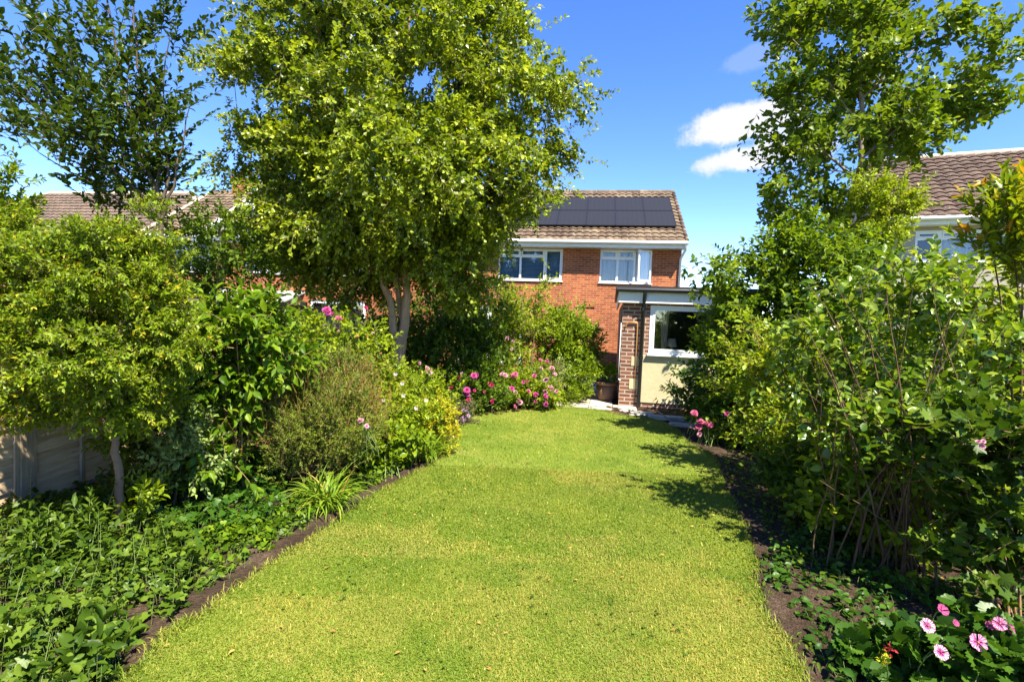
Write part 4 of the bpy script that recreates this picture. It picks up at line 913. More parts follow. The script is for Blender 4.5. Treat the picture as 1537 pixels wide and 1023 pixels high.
blooms(T, [(492, 469, 5.9, 'magenta', .045, 4), (508, 478, 5.9, 'magenta', .04, 2), (501, 472, 5.85, 'orchid', .04, 1), (484, 489, 5.8, 'pink', .035, 2), (512, 484, 5.8, 'pink', .03, 1), (535, 505, 5.8, 'apricot', .03, 2), (510, 497, 5.8, 'pale', .03, 1), (560, 500, 5.8, 'pink', .025, 1), (549, 462, 5.9, 'red', .028, 1)], 3)
D = 7.4
T, *_ = make_plant('rose_bush', 'rose bush with pinkish red heads just right of the forked trunk', 'rose', (*gr(630, 640)[:2], 0), [blob(625, 585, D, 48, 30, .35), blob(645, 600, D, 34, 26, .3), blob(600, 580, D, 34, 26, .3)], RS, 45, 330, 55, ['lf_lime'], 'stem_green', nstem=8, cr=.08, upb=.7, stem_r=.008)
blooms(T, [(646, 555, 7.2, 'pink', .05, 4), (614, 553, 7.2, 'red', .038, 3), (630, 545, 7.2, 'pink', .03, 1), (606, 556, 7.2, 'pale', .03, 1)], 4)
D = 8.8
T, *_ = make_plant('rose_bush', 'shaded rose bush with deep magenta blooms at the left of the far bed', 'rose', (*gr(705, 622)[:2], 0), [blob(700, 588, D, 40, 26, .4), blob(680, 595, D - .2, 30, 24, .3), blob(725, 595, D, 30, 24, .3), blob(705, 560, D + .2, 40, 30, .4)], RS, 50, 420, 56, ['lf_mid'], 'stem_green', nstem=8, cr=.09, upb=.6, stem_r=.008)
blooms(T, [(713, 565, 8.5, 'magenta', .055, 3), (700, 588, 8.4, 'magenta', .06, 5), (703, 600, 8.4, 'red', .04, 1), (677, 582, 8.4, 'red', .05, 2), (678, 595, 8.4, 'magenta', .04, 2), (688, 568, 8.5, 'red', .04, 2), (712, 586, 8.4, 'red', .035, 1), (676, 602, 8.3, 'magenta', .04, 1), (738, 578, 8.6, 'red', .05, 2), (738, 603, 8.5, 'red', .05, 2), (727, 588, 8.5, 'red', .035, 1), (693, 560, 8.5, 'pink', .03, 1)], 5)
D = 9.5
T, *_ = make_plant('rose_bush', 'sunny rose bed bush covered in pink blooms at the end of the lawn', 'rose', (*gr(790, 609)[:2], 0), [blob(765, 590, D, 40, 22, .35), blob(800, 588, D, 40, 24, .35), blob(785, 572, D + .2, 50, 22, .4), blob(825, 592, D, 22, 18, .3)], RS, 55, 480, 57, ['lf_lime'], 'stem_green', nstem=10, cr=.09, upb=.6, stem_r=.008)
blooms(T, [(756, 589, 9.1, 'pink', .06, 2), (774, 563, 9.3, 'orchid', .055, 3), (758, 563, 9.3, 'pink', .055, 3), (802, 564, 9.3, 'orchid', .045, 2), (792, 572, 9.2, 'orchid', .055, 2), (819, 571, 9.2, 'pink', .05, 3), (775, 589, 9.1, 'pale', .045, 2), (793, 587, 9.1, 'orchid', .055, 2), (802, 593, 9.1, 'magenta', .05, 2), (818, 587, 9.2, 'pink', .05, 3), (820, 597, 9.1, 'magenta', .05, 2), (779, 602, 9.0, 'pale', .06, 3), (773, 610, 9.0, 'orchid', .05, 1), (804, 602, 9.0, 'magenta', .04, 1), (820, 605, 9.0, 'magenta', .04, 2), (829, 583, 9.2, 'pink', .045, 2), (834, 589, 9.2, 'pink', .045, 2), (768, 583, 9.1, 'magenta', .05, 1), (738, 578, 9.2, 'magenta', .05, 1), (825, 580, 9.2, 'pink', .05, 2)], 6)
D = 9.8
T, *_ = make_plant('tall_perennial', 'tall wiry perennial with pale stems and faint pink heads, right of the far rose bed', 'plant', (*gr(815, 603)[:2], 0), [blob(815, 560, D, 28, 22, .3), blob(835, 560, D, 20, 26, .3)], dict(SM, L=.05, W=.02, nleaf=8, ln=.2), 24, 130, 58, ['lf_silver'], 'twig_brown', nstem=14, stem_r=.008, cr=.08, upb=.8)
blooms(T, [(812, 541, 9.5, 'orchid', .04, 2), (822, 542, 9.5, 'orchid', .04, 2), (828, 552, 9.5, 'pale', .05, 3), (762, 508, 9.6, 'pale', .05, 2), (770, 512, 9.6, 'pale', .04, 2), (812, 553, 9.5, 'pink', .04, 2), (834, 562, 9.5, 'pale', .035, 2), (768, 524, 9.6, 'pale', .04, 1)], 7)
D = 8.0
T, *_ = make_plant('hebe', 'low purplish grey flowering plant on the corner of the lawn', 'plant', (*gr(693, 641)[:2], 0), [blob(690, 622, D, 24, 18, .2), blob(700, 618, D, 18, 16, .2)], dict(SM, L=.035, W=.016, nleaf=10, ln=.12), 24, 180, 59, ['lf_purple'], 'bark_dark', nstem=8, cr=.05, upb=.6)
blooms(T, [(684, 617, 7.8, 'lilac', .045, 3), (700, 616, 7.8, 'lilac', .04, 3), (695, 627, 7.7, 'lilac', .045, 2), (703, 624, 7.7, 'lilac', .04, 1), (686, 622, 7.7, 'pale', .03, 1)], 8, False)

# ---- strappy clumps
def strappy(name, label, px, py, n, L, seed, lean=.75, w_=.011):
    rr = np.random.default_rng(seed); b = gr(px, py); T = thing(name, label, 'plant', (b[0], b[1], 0)); g = G(); ns = 9
    for i in range(n):
        az = rr.uniform(0, 2 * PI); le = rr.uniform(.1, lean) ** .8 * 1.0; l = L * rr.uniform(.55, 1.1); c = b + np.array([rr.normal(0, .05), rr.normal(0, .05), 0]); c[2] = 0
        h = np.array([math.cos(az), math.sin(az), 0]); s = np.array([-math.sin(az), math.cos(az), 0]); p = c.copy(); th_ = le * .5; P = [p.copy()]; bend = rr.uniform(.08, .26) * (1 + le)
        for k in range(ns): p = p + (h * math.sin(th_) + np.array([0, 0, math.cos(th_)])) * l / ns; th_ += bend * (.6 + k / ns); P.append(p.copy())
        P = np.array(P); P[:, 2] = np.maximum(P[:, 2], .02 + .01 * rr.random()); t = np.linspace(0, 1, ns + 1); W = w_ * np.minimum(1, (1.02 - t) * 2.2) * (0.7 + .5 * np.sin(t * PI))
        mid = P + np.array([0, 0, -.003]); V = np.concatenate([P - s * W[:, None], mid, P + s * W[:, None]]); m_ = ns + 1
        g.add(V, [[i, i + 1, m_ + i + 1, m_ + i] for i in range(ns)] + [[m_ + i, m_ + i + 1, 2 * m_ + i + 1, 2 * m_ + i] for i in range(ns)], 1 if rr.random() < .06 else 0)
    g.build('leaves', ['lf_strap', 'lf_dry'], T, smooth=False); return T
strappy('strap_leaved_clump', 'larger arching strap leaved clump hanging over the left lawn edge', 488, 772, 190, .52, 61, .75, .007)
strappy('strap_leaved_clump', 'smaller yellowish strap leaved clump on the lawn edge below the golden shrub', 640, 694, 120, .55, 62, .95, .007)

# ---- ground cover
def cover(name, label, poly, n, hmax, L, tpl, mat, seed, W=None, patch=.5, petiole=True, kind='stuff', cat='ground cover', jit=.55, minh=.15, shoots=0, shl=.3):
    rr = np.random.default_rng(seed); poly = P2(poly); lo, hi = poly.min(0), poly.max(0); g = G()
    p = np.c_[rr.uniform(lo[0], hi[0], n * 4), rr.uniform(lo[1], hi[1], n * 4)]; p = p[inside(p, poly)][:n]
    gv = vnoise(np.random.default_rng(seed + 3), p[:, 0] + 50, p[:, 1] + 50, .11) * .6 + vnoise(np.random.default_rng(seed + 4), p[:, 0] + 50, p[:, 1] + 50, .3) * .4
    p = p[rr.random(len(p)) < np.clip((gv - .30) * 4.0, .05, 1)]
    k = vnoise(np.random.default_rng(seed + 1), p[:, 0] + 50, p[:, 1] + 50, patch); kk = vnoise(np.random.default_rng(seed + 2), p[:, 0] + 50, p[:, 1] + 50, patch * .35)
    h = hmax * (minh + (1 - minh) * (.6 * k + .4 * kk)) * rr.uniform(.25, 1.1, len(p)); az = rr.uniform(0, 2 * PI, len(p))
    d = np.c_[np.cos(az), np.sin(az), rr.normal(-.1, .25, len(p))]; up = nrmz(np.array([0, 0, 1.]) + rr.normal(0, jit, (len(p), 3)))
    sc = rr.uniform(.5, 1.25, len(p)); pos = np.c_[p, np.maximum(h, .02)]
    put_leaves(g, rr, pos, d, up, L * sc, (W or L) * sc, tpl, 0)
    if petiole:
        q = rr.random(len(p)) < .45; A = np.c_[p[q] + rr.normal(0, .03, (q.sum(), 2)), np.zeros(q.sum())]; C = pos[q] + d[q] * .02; g.twigs(A, (A + C) / 2 + np.array([0, 0, .02]), C, .0015, .0011, 1)
    if shoots:
        q = p[rr.integers(0, len(p), shoots)]; l = shl * rr.uniform(.6, 1.4, shoots); dd = nrmz(np.c_[rr.normal(0, .22, (shoots, 2)), np.ones(shoots)]); A = np.c_[q, np.full(shoots, .02)]; g.twigs(A, A + dd * (l * .5)[:, None], A + dd * l[:, None], .0035, .0015, 1)
        for j in range(9):
            t = .3 + .7 * j / 8; an = j * 2.4 + rr.uniform(0, 6, shoots); s_ = np.c_[np.cos(an), np.sin(an), rr.uniform(.1, .7, shoots)]
            put_leaves(g, rr, A + dd * (l * t)[:, None], s_, np.array([0, 0, 1.]) + rr.normal(0, .3, (shoots, 3)), .062 * (1.1 - .5 * t) * rr.uniform(.8, 1.3, shoots), .026 * (1.1 - .5 * t) * rr.uniform(.8, 1.3, shoots), 'oval', 0)
    o = g.build(name, [mat, 'stem_green'], smooth=True); tag(o, label, cat, kind=kind); return o
cover('geranium_leaves', 'mass of lobed green leaves spreading over the lower left border', [(-260, 1023), (-200, 900), (-60, 800), (70, 790), (190, 790), (250, 800), (290, 850), (305, 900), (268, 935), (215, 985), (170, 1040), (60, 1200), (-300, 1200)], 7400, .36, .056, 'lobed', 'lf_ground', 63, .062, .24, jit=1.0, minh=.05, shoots=22, shl=.30)
cover('nettle_leaves', 'pointed green leaves scattered among the lower left ground cover', [(-260, 1023), (-100, 830), (60, 800), (240, 800), (290, 880), (210, 980), (60, 1200)], 2600, .34, .055, 'oval', 'lf_ground', 64, .028, .22, jit=.8, shoots=28, shl=.34)
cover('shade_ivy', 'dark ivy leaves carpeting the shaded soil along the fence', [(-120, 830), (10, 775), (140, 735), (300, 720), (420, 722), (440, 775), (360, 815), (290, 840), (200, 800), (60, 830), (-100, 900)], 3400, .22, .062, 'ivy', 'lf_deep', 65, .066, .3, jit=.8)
cover('creeping_leaves', 'yellow green creeping leaves along the left lawn edge', [(300, 830), (330, 790), (400, 765), (460, 765), (478, 780), (462, 800), (415, 828), (370, 858), (325, 875)], 3000, .20, .045, 'ivy', 'lf_glossy', 66, .045, .25, jit=.8)
cover('edge_leaves', 'mixed small leaves spilling along the curved left lawn edge', [(160, 1023), (238, 945), (290, 910), (398, 836), (446, 806), (470, 788), (420, 770), (330, 810), (270, 860), (200, 930), (120, 1023)], 3000, .15, .042, 'oval', 'lf_ground', 111, .026, .22, jit=.8)
cover('low_mat', 'low bright leafy mat at the lawn edge below the heather', [(440, 800), (530, 752), (590, 718), (648, 688), (668, 664), (650, 655), (600, 680), (520, 720), (440, 750)], 2600, .20, .045, 'oval', 'lf_glossy', 112, .03, .22, jit=.8)
cover('border_weeds', 'small leaves filling the left border behind the strappy clumps', [(430, 770), (470, 735), (560, 700), (640, 660), (655, 672), (600, 712), (545, 745), (500, 770)], 1500, .16, .05, 'oval', 'lf_mid', 67, .032, .3)
# sprig standing in the ground cover
for (px, py, hh, lab, mt, sd) in ((214, 818, .42, 'upright leafy sprig standing just right of the bare hedge trunk', 'lf_broad', 71), (136, 850, .36, 'leafy sprig standing left of the bare hedge trunk', 'lf_ground', 72), (58, 880, .38, 'pale leafy sprig near the left picture edge', 'lf_ground', 73)):
    b = gr(px, py); c = b + np.array([0, 0, hh * .7])
    make_plant('leafy_sprig', lab, 'plant', (b[0], b[1], 0), [(c, np.array([.07, .07, hh * .35]), 1.0)], dict(L=.075, W=.030, tpl='oval', nleaf=8, ln=.22, ang=.95, droop=.05, jit=.35, two=False), 8, 22, sd, [mt], 'stem_green', nstem=4, stem_r=.004, cr=.03, upb=1.2, rnd=.35, limb_r=.003)
b = gr(150, 1012)
make_plant('dock_plant', 'broad leaved dock like plant at the bottom left corner of the lawn', 'plant', (b[0], b[1], 0), [(b + np.array([0, 0, .1]), np.array([.14, .14, .06]), 1.0)], dict(L=.12, W=.055, tpl='oval', nleaf=5, ln=.12, ang=1.0, droop=.1, jit=.6, two=False), 6, 9, 74, ['lf_ground'], 'stem_green', nstem=4, stem_r=.004, cr=.04, upb=.6)
# stray dahlia like pink head over the heather
D = 4.6
T, *_ = make_plant('cosmos', 'single stem with two pale pink heads leaning over the heather', 'flower', (*gr(560, 720)[:2], 0), [blob(545, 670, D, 20, 20, .1)], dict(SM, L=.05, W=.02, nleaf=6, ln=.14), 5, 10, 75, ['lf_mid'], 'stem_green', nstem=1, stem_r=.004, cr=.03)
blooms(T, [(540, 631, 4.5, 'pale', .028, 3), (549, 640, 4.45, 'pale', .026, 3)], 12)

# ------------------------------------------------------------------ far middle
D = 9.9
make_plant('dark_shrub', 'dense dark green shrub in the shade behind the tree trunk', 'shrub', (*gr(670, 603)[:2], 0), [blob(670, 530, D, 78, 62, .9), blob(640, 480, D + .2, 60, 50, .8), blob(715, 500, D + .1, 50, 55, .8), blob(690, 580, D - .3, 70, 36, .6), blob(600, 530, D, 50, 60, .7)],
           dict(SM, L=.10, W=.05, nleaf=12, ln=.34), 110, 1150, 81, ['lf_mid'], 'bark_dark', nstem=9, cr=.17, upb=.3)
D = 10.6
make_plant('arching_shrub', 'light green arching shrub with bare pale stems, left of the rounded laurel', 'shrub', (*gr(795, 600)[:2], 0), [blob(770, 510, D, 45, 50, .7), blob(745, 540, D - .2, 40, 45, .6), blob(790, 470, D, 34, 30, .5), blob(815, 445, D - .2, 16, 22, .3), blob(800, 430, D, 26, 12, .3, .8), blob(760, 470, D + .2, 40, 40, .6), blob(770, 560, D - .3, 40, 24, .5), blob(740, 430, D, 30, 30, .5)],
           dict(SM, L=.085, W=.042, nleaf=11, ln=.34), 90, 620, 82, ['lf_lime'], 'bark_pale', nstem=9, stem_r=.02, cr=.13, upb=.3)
D = 11.4
make_plant('laurel_bush', 'rounded dense laurel bush in front of the brick house wall', 'shrub', (*gr(850, 594)[:2], 0), [blob(848, 515, D, 48, 46, .8), blob(825, 500, D, 40, 34, .6), blob(870, 530, D - .2, 26, 42, .5), blob(840, 550, D - .3, 46, 30, .6), blob(860, 488, D, 32, 24, .5)],
           dict(L=.10, W=.04, tpl='small', nleaf=10, ln=.26, ang=.7, droop=.05, jit=.5, two=False), 100, 1250, 83, ['lf_laurel'], 'bark_dark', nstem=7, cr=.12, upb=.6, lo=.6)
D = 10.4
make_plant('low_bush', 'low leafy plant beside the paving, below the rounded laurel', 'shrub', (*gr(862, 600)[:2], 0), [blob(862, 578, D, 28, 22, .35), blob(845, 588, D - .2, 24, 14, .3), blob(875, 565, D + .2, 20, 22, .3)], dict(SM, L=.075, W=.03, nleaf=10, ln=.2), 34, 330, 84, ['lf_broad'], 'stem_green', nstem=8, cr=.07, upb=.7)
D = 12.5
make_plant('house_shrub', 'dark shrub growing against the house wall behind the lawn roses', 'shrub', (*gr(740, 580)[:2], 0), [blob(720, 480, D, 60, 60, .7), blob(660, 500, D, 60, 60, .7), blob(600, 500, D, 60, 60, .7), blob(540, 500, D, 60, 60, .7)], dict(SM, L=.11, W=.055, nleaf=11, ln=.36), 70, 700, 85, ['lf_mid'], 'bark_dark', nstem=8, cr=.2, upb=.3)
# pot and tub by the extension
b = gr(911, 606); T = thing('plant_pot', 'brown flared garden pot standing on the paving beside the brick pier', 'pot', (b[0], b[1] + .15, .055)); c = np.array(T.location)
g = G(); g.lathe([(0, 0), (.15, 0), (.165, .05), (.21, .36), (.205, .36)], 28, c=c); g.build('body', ['brown_pot'], T, smooth=True)
g = G(); g.lathe([(.205, .33), (.235, .335), (.24, .39), (.21, .395), (.195, .37), (.0, .37)], 28, c=c); g.build('rim', ['brown_pot'], T, smooth=True)
make_plant('potted_plant', 'small dark spiky plant growing in the brown pot', 'plant', (c[0], c[1], .40), [(c + np.array([0, 0, .55]), np.array([.17, .17, .14]), 1.0)], dict(L=.11, W=.025, tpl='small', nleaf=9, ln=.2, ang=.7, droop=.05, jit=.5, two=False), 14, 60, 86, ['lf_laurel'], 'stem_green', nstem=5, stem_r=.005, cr=.05, upb=1.0)
T = thing('garden_tub', 'small grey green storage tub on the path near the house', 'tub', (2.55, 14.4, .055)); c = np.array(T.location)
g = G()
for z0, z1, s0, s1 in ((0, .3, .20, .23), (.3, .34, .245, .245)):
    V = [(x * s + c[0], y * s * .75 + c[1], z + c[2]) for z, s in ((z0, s0), (z1, s1)) for x, y in ((-1, -1), (1, -1), (1, 1), (-1, 1))]
    g.add(V, [[0, 1, 5, 4], [1, 2, 6, 5], [2, 3, 7, 6], [3, 0, 4, 7], [4, 5, 6, 7], [3, 2, 1, 0]])
g.build('body', ['green_tub'], T)
g = G(); g.box((c[0] - .25, c[1] - .19, c[2] + .341), (c[0] + .25, c[1] + .19, c[2] + .365)); g.build('lid', ['green_tub'], T)
# loose stones and a bit of pipe by the extension foot
rr = np.random.default_rng(8)
for (px, py, a_, b_, lab) in ((1000, 628, .30, .12, 'flat grey edging stone lying under the cream panel'), (962, 622, .22, .13, 'broken pale slab at the foot of the black downpipe'), (1030, 640, .26, .10, 'long grey edging stone near the magenta rose')):
    b = gr(px, py, .05); bm = bmesh.new(); bmesh.ops.create_cube(bm, size=1.0)
    bmesh.ops.scale(bm, vec=(a_ * 2, b_ * 2, .07), verts=bm.verts); bmesh.ops.bevel(bm, geom=bm.edges[:], offset=.02, segments=2, affect='EDGES')
    for v in bm.verts: v.co += Vector(rr.normal(0, .008, 3))
    me = bpy.data.meshes.new('edging_stone'); bm.to_mesh(me); bm.free(); me.materials.append(MATS['stone_grey'])
    o = bpy.data.objects.new('edging_stone', me); COL.objects.link(o); o.location = (b[0], b[1], .065); o.rotation_euler = (rr.normal(0, .05), rr.normal(0, .05), -.2 + rr.normal(0, .2)); tag(o, lab, 'stone')
g = G(); g.tube([gr(985, 616, .12), gr(1003, 628, .10), gr(1030, 633, .09), gr(1075, 640, .08)], .012, 6); o = g.build('loose_cable', ['lead'], smooth=True); tag(o, 'thin grey cable lying along the ground by the extension', 'cable')

# ------------------------------------------------------------------ right border
D = 7.3
make_plant('large_shrub', 'large rounded green shrub overlapping the cream extension wall', 'shrub', (*gr(1165, 668)[:2], 0), [blob(1165, 425, D, 92, 72, .8), blob(1132, 480, D - .1, 60, 76, .6), blob(1220, 410, D, 95, 66, .9), blob(1118, 560, D - .1, 48, 58, .5), blob(1185, 530, D - .1, 90, 85, .8), blob(1270, 470, D, 90, 100, .9), blob(1190, 362, D, 55, 28, .5), blob(1090, 438, D - .2, 28, 30, .3), blob(1080, 510, D - .2, 20, 40, .25), blob(1130, 610, D - .2, 66, 40, .5), blob(1245, 370, D, 60, 30, .6), blob(1052, 405, D - .2, 16, 20, .2)],
           dict(L=.095, W=.05, tpl='oval', nleaf=11, ln=.32, ang=.95, droop=.15, jit=.55, two=False, hang=.25, tip=True, tipfrac=.5, tipprob=.6), 200, 1900, 91, ['lf_mid', 'lf_broad'], 'bark_dark', nstem=12, stem_r=.02, cr=.12, upb=.35, lo=.5)
D = 8.0
make_plant('bright_shrub', 'bright yellow green small leaved crown in front of the right hand house roof', 'shrub', (*gr(1335, 660)[:2], 0), [blob(1325, 300, D, 36, 32, .4), blob(1305, 345, D, 34, 24, .4), blob(1352, 312, D, 16, 24, .25), blob(1298, 295, D, 14, 24, .25), blob(1290, 380, D, 34, 20, .35)],
           dict(SM, L=.068, W=.036, nleaf=13, ln=.22), 60, 640, 92, ['lf_lime'], 'bark_tan', stems=[trunk([(*gr(1335, 660)[:2], 0.), at(1338, 420, D), at(1332, 350, D), at(1330, 300, D)], .05, .02, 12, .01, r_)], cr=.09, upb=.4)
D = 4.0
make_plant('photinia', 'glossy shrub with orange tipped young leaves at the right edge below the tiled roof', 'shrub', (*gr(1530, 830)[:2], 0), [blob(1522, 325, D, 34, 34, .2), blob(1508, 362, D, 32, 22, .2), blob(1518, 265, D, 10, 26, .1), blob(1490, 320, D, 12, 16, .1), blob(1555, 390, D, 36, 40, .25)],
           dict(L=.105, W=.042, tpl='long', nleaf=9, ln=.26, ang=.8, droop=.02, tip=True, tipfrac=.4, tipprob=.45, jit=.4, two=False, hang=-.05), 40, 130, 93, ['lf_photinia', 'lf_photinia_tip'], 'bark_red', nstem=7, cr=.06, upb=1.0, rnd=.35)
# multi stemmed shrub in the right foreground
D = 3.5; b0 = gr(1345, 878); st = []
rs = np.random.default_rng(94)
for (tx, ty, dD) in ((1180, 480, .5), (1215, 430, .3), (1250, 420, .1), (1290, 425, .2), (1330, 430, 0), (1370, 430, -.1), (1400, 425, -.2), (1440, 440, -.1), (1480, 430, -.2), (1520, 470, -.2), (1230, 520, 0), (1300, 500, -.3), (1420, 520, -.4), (1200, 560, .3), (1350, 470, .5), (1460, 560, .1), (1265, 600, .1), (1310, 610, -.1), (1385, 600, -.2), (1240, 650, .1), (1430, 620, -.2), (1280, 640, .2), (1335, 560, .3), (1405, 540, .2), (1225, 600, .3), (1365, 640, -.3), (1300, 660, -.2), (1450, 500, .2), (1195, 470, -.1), (1215, 540, -.2), (1255, 480, -.2), (1480, 400, -.2), (1230, 720, -.1), (1400, 700, -.3), (1270, 560, -.3)):
    bx = b0 + np.array([rs.normal(0, .20), rs.normal(.05, .14), 0]); bx[2] = 0; tp = at(tx, ty, D + dD); p1 = np.array([bx[0] * .75 + tp[0] * .25, bx[1] * .75 + tp[1] * .25, tp[2] * .6])
    P = bez(bx, p1, tp, 11); P += (rs.normal(0, .055, 3) * np.array([1, 1, .3]))[None] * np.sin(np.linspace(0, PI, 11))[:, None] + (rs.normal(0, .02, 3))[None] * np.sin(np.linspace(0, 3 * PI, 11))[:, None]; P[1:-1] += rs.normal(0, .004, (9, 3)); st.append((P, np.linspace(rs.uniform(.004, .0095), .002, 11)))
e_ = .35
bl_ = [blob(1240, 490, D + .5, 62, 50, .35), blob(1320, 455, D + e_, 66, 42, .35), blob(1400, 435, D + e_, 70, 34, .35), blob(1480, 490, D + .2, 60, 46, .35), blob(1290, 555, D + .5, 90, 50, .35), blob(1420, 560, D + .3, 80, 44, .35), blob(1200, 570, D + .5, 40, 56, .3), blob(1520, 570, D, 42, 66, .3),
       blob(1340, 635, D - .1, 110, 26, .25), blob(1250, 650, D + .3, 60, 34, .3), blob(1440, 640, D - .2, 70, 30, .25), blob(1320, 740, D + .5, 90, 50, .2, 1.0), blob(1410, 750, D + .4, 80, 50, .2, 1.0), blob(1260, 720, D + .2, 50, 40, .2, .8), blob(1350, 700, D - .1, 100, 24, .2, .6)]
make_plant('multi_stemmed_shrub', 'tall shrub of many thin brown stems with shining pointed leaves, right foreground', 'shrub', (*b0[:2], 0), bl_,
           dict(L=.088, W=.046, tpl='oval', nleaf=8, ln=.27, ang=.95, droop=.12, jit=.65, two=False, hang=.25, tr=.002), 170, 680, 95, ['lf_shine'], 'bark_red', stems=st, cr=.085, upb=.35, rnd=.55, limb_r=.004)
D = 5.3
make_plant('twiggy_shrub', 'yellow green twiggy shrub with arching tan stems behind the right bare soil', 'shrub', (*gr(1215, 735)[:2], 0), [blob(1130, 560, D + .4, 55, 60, .5), blob(1180, 520, D + .2, 60, 60, .5), blob(1200, 610, D, 70, 50, .45), blob(1130, 640, D + .2, 46, 40, .4), blob(1260, 560, D, 70, 70, .5), blob(1240, 660, D - .2, 60, 36, .4), blob(1310, 620, D - .2, 60, 60, .4)],
           dict(L=.062, W=.034, tpl='oval', nleaf=10, ln=.26, ang=.95, droop=.12, jit=.55, two=False), 100, 800, 96, ['lf_lime'], 'bark_tan', nstem=16, stem_r=.009, cr=.11, upb=.3, limb_r=.006)
D = 4.9
make_plant('backing_shrub', 'pale green broad leaved shrub filling the right edge below the tiled roof house', 'shrub', (*gr(1500, 770)[:2], 0), [blob(1455, 425, D, 56, 22, .35), blob(1520, 440, D, 46, 30, .35), blob(1390, 430, D + .2, 40, 24, .3), blob(1480, 490, D, 76, 50, .45), blob(1540, 530, D, 66, 70, .45), blob(1440, 520, D, 60, 60, .4), blob(1500, 600, D, 90, 60, .45), blob(1400, 600, D, 70, 70, .4), blob(1600, 640, D, 80, 90, .4)],
           dict(L=.11, W=.05, tpl='oval', nleaf=9, ln=.3, ang=.95, droop=.15, jit=.5, two=False, hang=.2), 110, 760, 107, ['lf_lime'], 'bark_red', nstem=12, stem_r=.012, cr=.13, upb=.45)
D = 4.05
make_plant('undergrowth_shrub', 'low bushy shrub seen between the thin brown stems in the right border', 'shrub', (*gr(1380, 790)[:2], 0), [blob(1310, 690, D, 70, 50, .35), blob(1420, 720, D - .2, 70, 50, .35), blob(1360, 765, D - .25, 70, 36, .3), blob(1480, 760, D - .2, 60, 50, .35), blob(1260, 760, D - .1, 40, 30, .25)],
           dict(L=.075, W=.045, tpl='oval', nleaf=9, ln=.24, ang=1.0, droop=.12, jit=.5, two=False), 80, 860, 108, ['lf_lime'], 'bark_tan', nstem=12, stem_r=.008, cr=.1, upb=.4)
D = 4.6
make_plant('shade_plant', 'dark low leafy plant on the shaded side of the right bare soil', 'plant', (*gr(1225, 770)[:2], 0), [blob(1215, 705, D, 50, 40, .3), blob(1255, 740, D - .5, 55, 40, .3), blob(1175, 700, D + .2, 26, 22, .2), blob(1290, 720, D - .2, 45, 45, .3)],
           dict(L=.06, W=.045, tpl='lobed', nleaf=8, ln=.18, ang=1.0, droop=.1, jit=.5, two=False), 60, 480, 97, ['lf_mid'], 'stem_green', nstem=1, stem_r=.005, cr=.08, upb=.5)
D = 2.95
make_plant('mallow_shrub', 'lobed dark leaved shrub at the right picture edge', 'shrub', (*gr(1500, 930)[:2], 0), [blob(1510, 690, D, 50, 70, .3), blob(1470, 650, D + .1, 60, 50, .3), blob(1525, 780, D - .1, 48, 70, .25), blob(1420, 690, D + .2, 60, 40, .3), blob(1480, 760, D + .1, 50, 60, .3), blob(1500, 850, D - .1, 60, 36, .25), blob(1440, 830, D, 50, 34, .25)],
           dict(L=.095, W=.085, tpl='lobed', nleaf=6, ln=.2, ang=1.0, droop=.1, jit=.5, two=False), 75, 330, 98, ['lf_ground'], 'bark_tan', nstem=10, stem_r=.008, cr=.08, upb=.35)
D = 7.4
T, *_ = make_plant('rose_bush', 'small rose bush with magenta blooms at the far end of the right border', 'rose', (*gr(1060, 672)[:2], 0), [blob(1060, 645, D, 28, 24, .25), blob(1085, 635, D, 26, 28, .25), blob(1075, 615, D + .1, 26, 24, .25)], RS, 34, 190, 99, ['lf_mid'], 'stem_green', nstem=8, cr=.06, upb=.6, stem_r=.006)
blooms(T, [(1044, 621, 6.75, 'orchid', .047, 2), (1054, 637, 6.7, 'orchid', .05, 4), (1062, 634, 6.7, 'orchid', .047, 3), (1050, 652, 6.65, 'pink', .045, 1), (1038, 643, 6.7, 'pink', .045, 1), (1091, 621, 6.6, 'magenta', .045, 1)], 13)
D = 6.4
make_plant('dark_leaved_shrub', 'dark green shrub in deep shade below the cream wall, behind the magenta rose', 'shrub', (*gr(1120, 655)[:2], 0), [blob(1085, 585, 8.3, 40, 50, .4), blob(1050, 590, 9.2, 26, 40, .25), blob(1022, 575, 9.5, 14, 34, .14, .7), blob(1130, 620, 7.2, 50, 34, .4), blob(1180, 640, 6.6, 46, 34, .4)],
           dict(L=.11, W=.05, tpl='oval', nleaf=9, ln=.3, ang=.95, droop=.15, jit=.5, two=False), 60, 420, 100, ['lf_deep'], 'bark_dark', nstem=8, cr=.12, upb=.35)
cover('bed_weeds', 'small green weeds dotted over the bare soil of the right border', [(1080, 690), (1150, 680), (1230, 720), (1240, 800), (1230, 860), (1160, 830), (1120, 770), (1095, 730)], 1300, .13, .042, 'oval', 'lf_broad', 101, .022, .25)
cover('shade_weeds', 'low leafy weeds on the shaded soil at the foot of the brown stems', [(1140, 760), (1230, 740), (1330, 800), (1420, 860), (1330, 900), (1230, 890), (1160, 860)], 1500, .16, .05, 'oval', 'lf_ground', 113, .032, .3, jit=.8)
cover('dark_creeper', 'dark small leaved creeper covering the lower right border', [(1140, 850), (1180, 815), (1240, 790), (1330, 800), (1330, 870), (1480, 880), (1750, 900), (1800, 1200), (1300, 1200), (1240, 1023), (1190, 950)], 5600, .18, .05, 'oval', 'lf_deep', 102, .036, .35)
cover('lawn_side_weeds', 'light green weeds growing along the right lawn edge', [(1130, 840), (1150, 860), (1200, 940), (1235, 1010), (1215, 1023), (1180, 975), (1140, 915)], 260, .08, .055, 'long', 'lf_ground', 103, .016, .2)
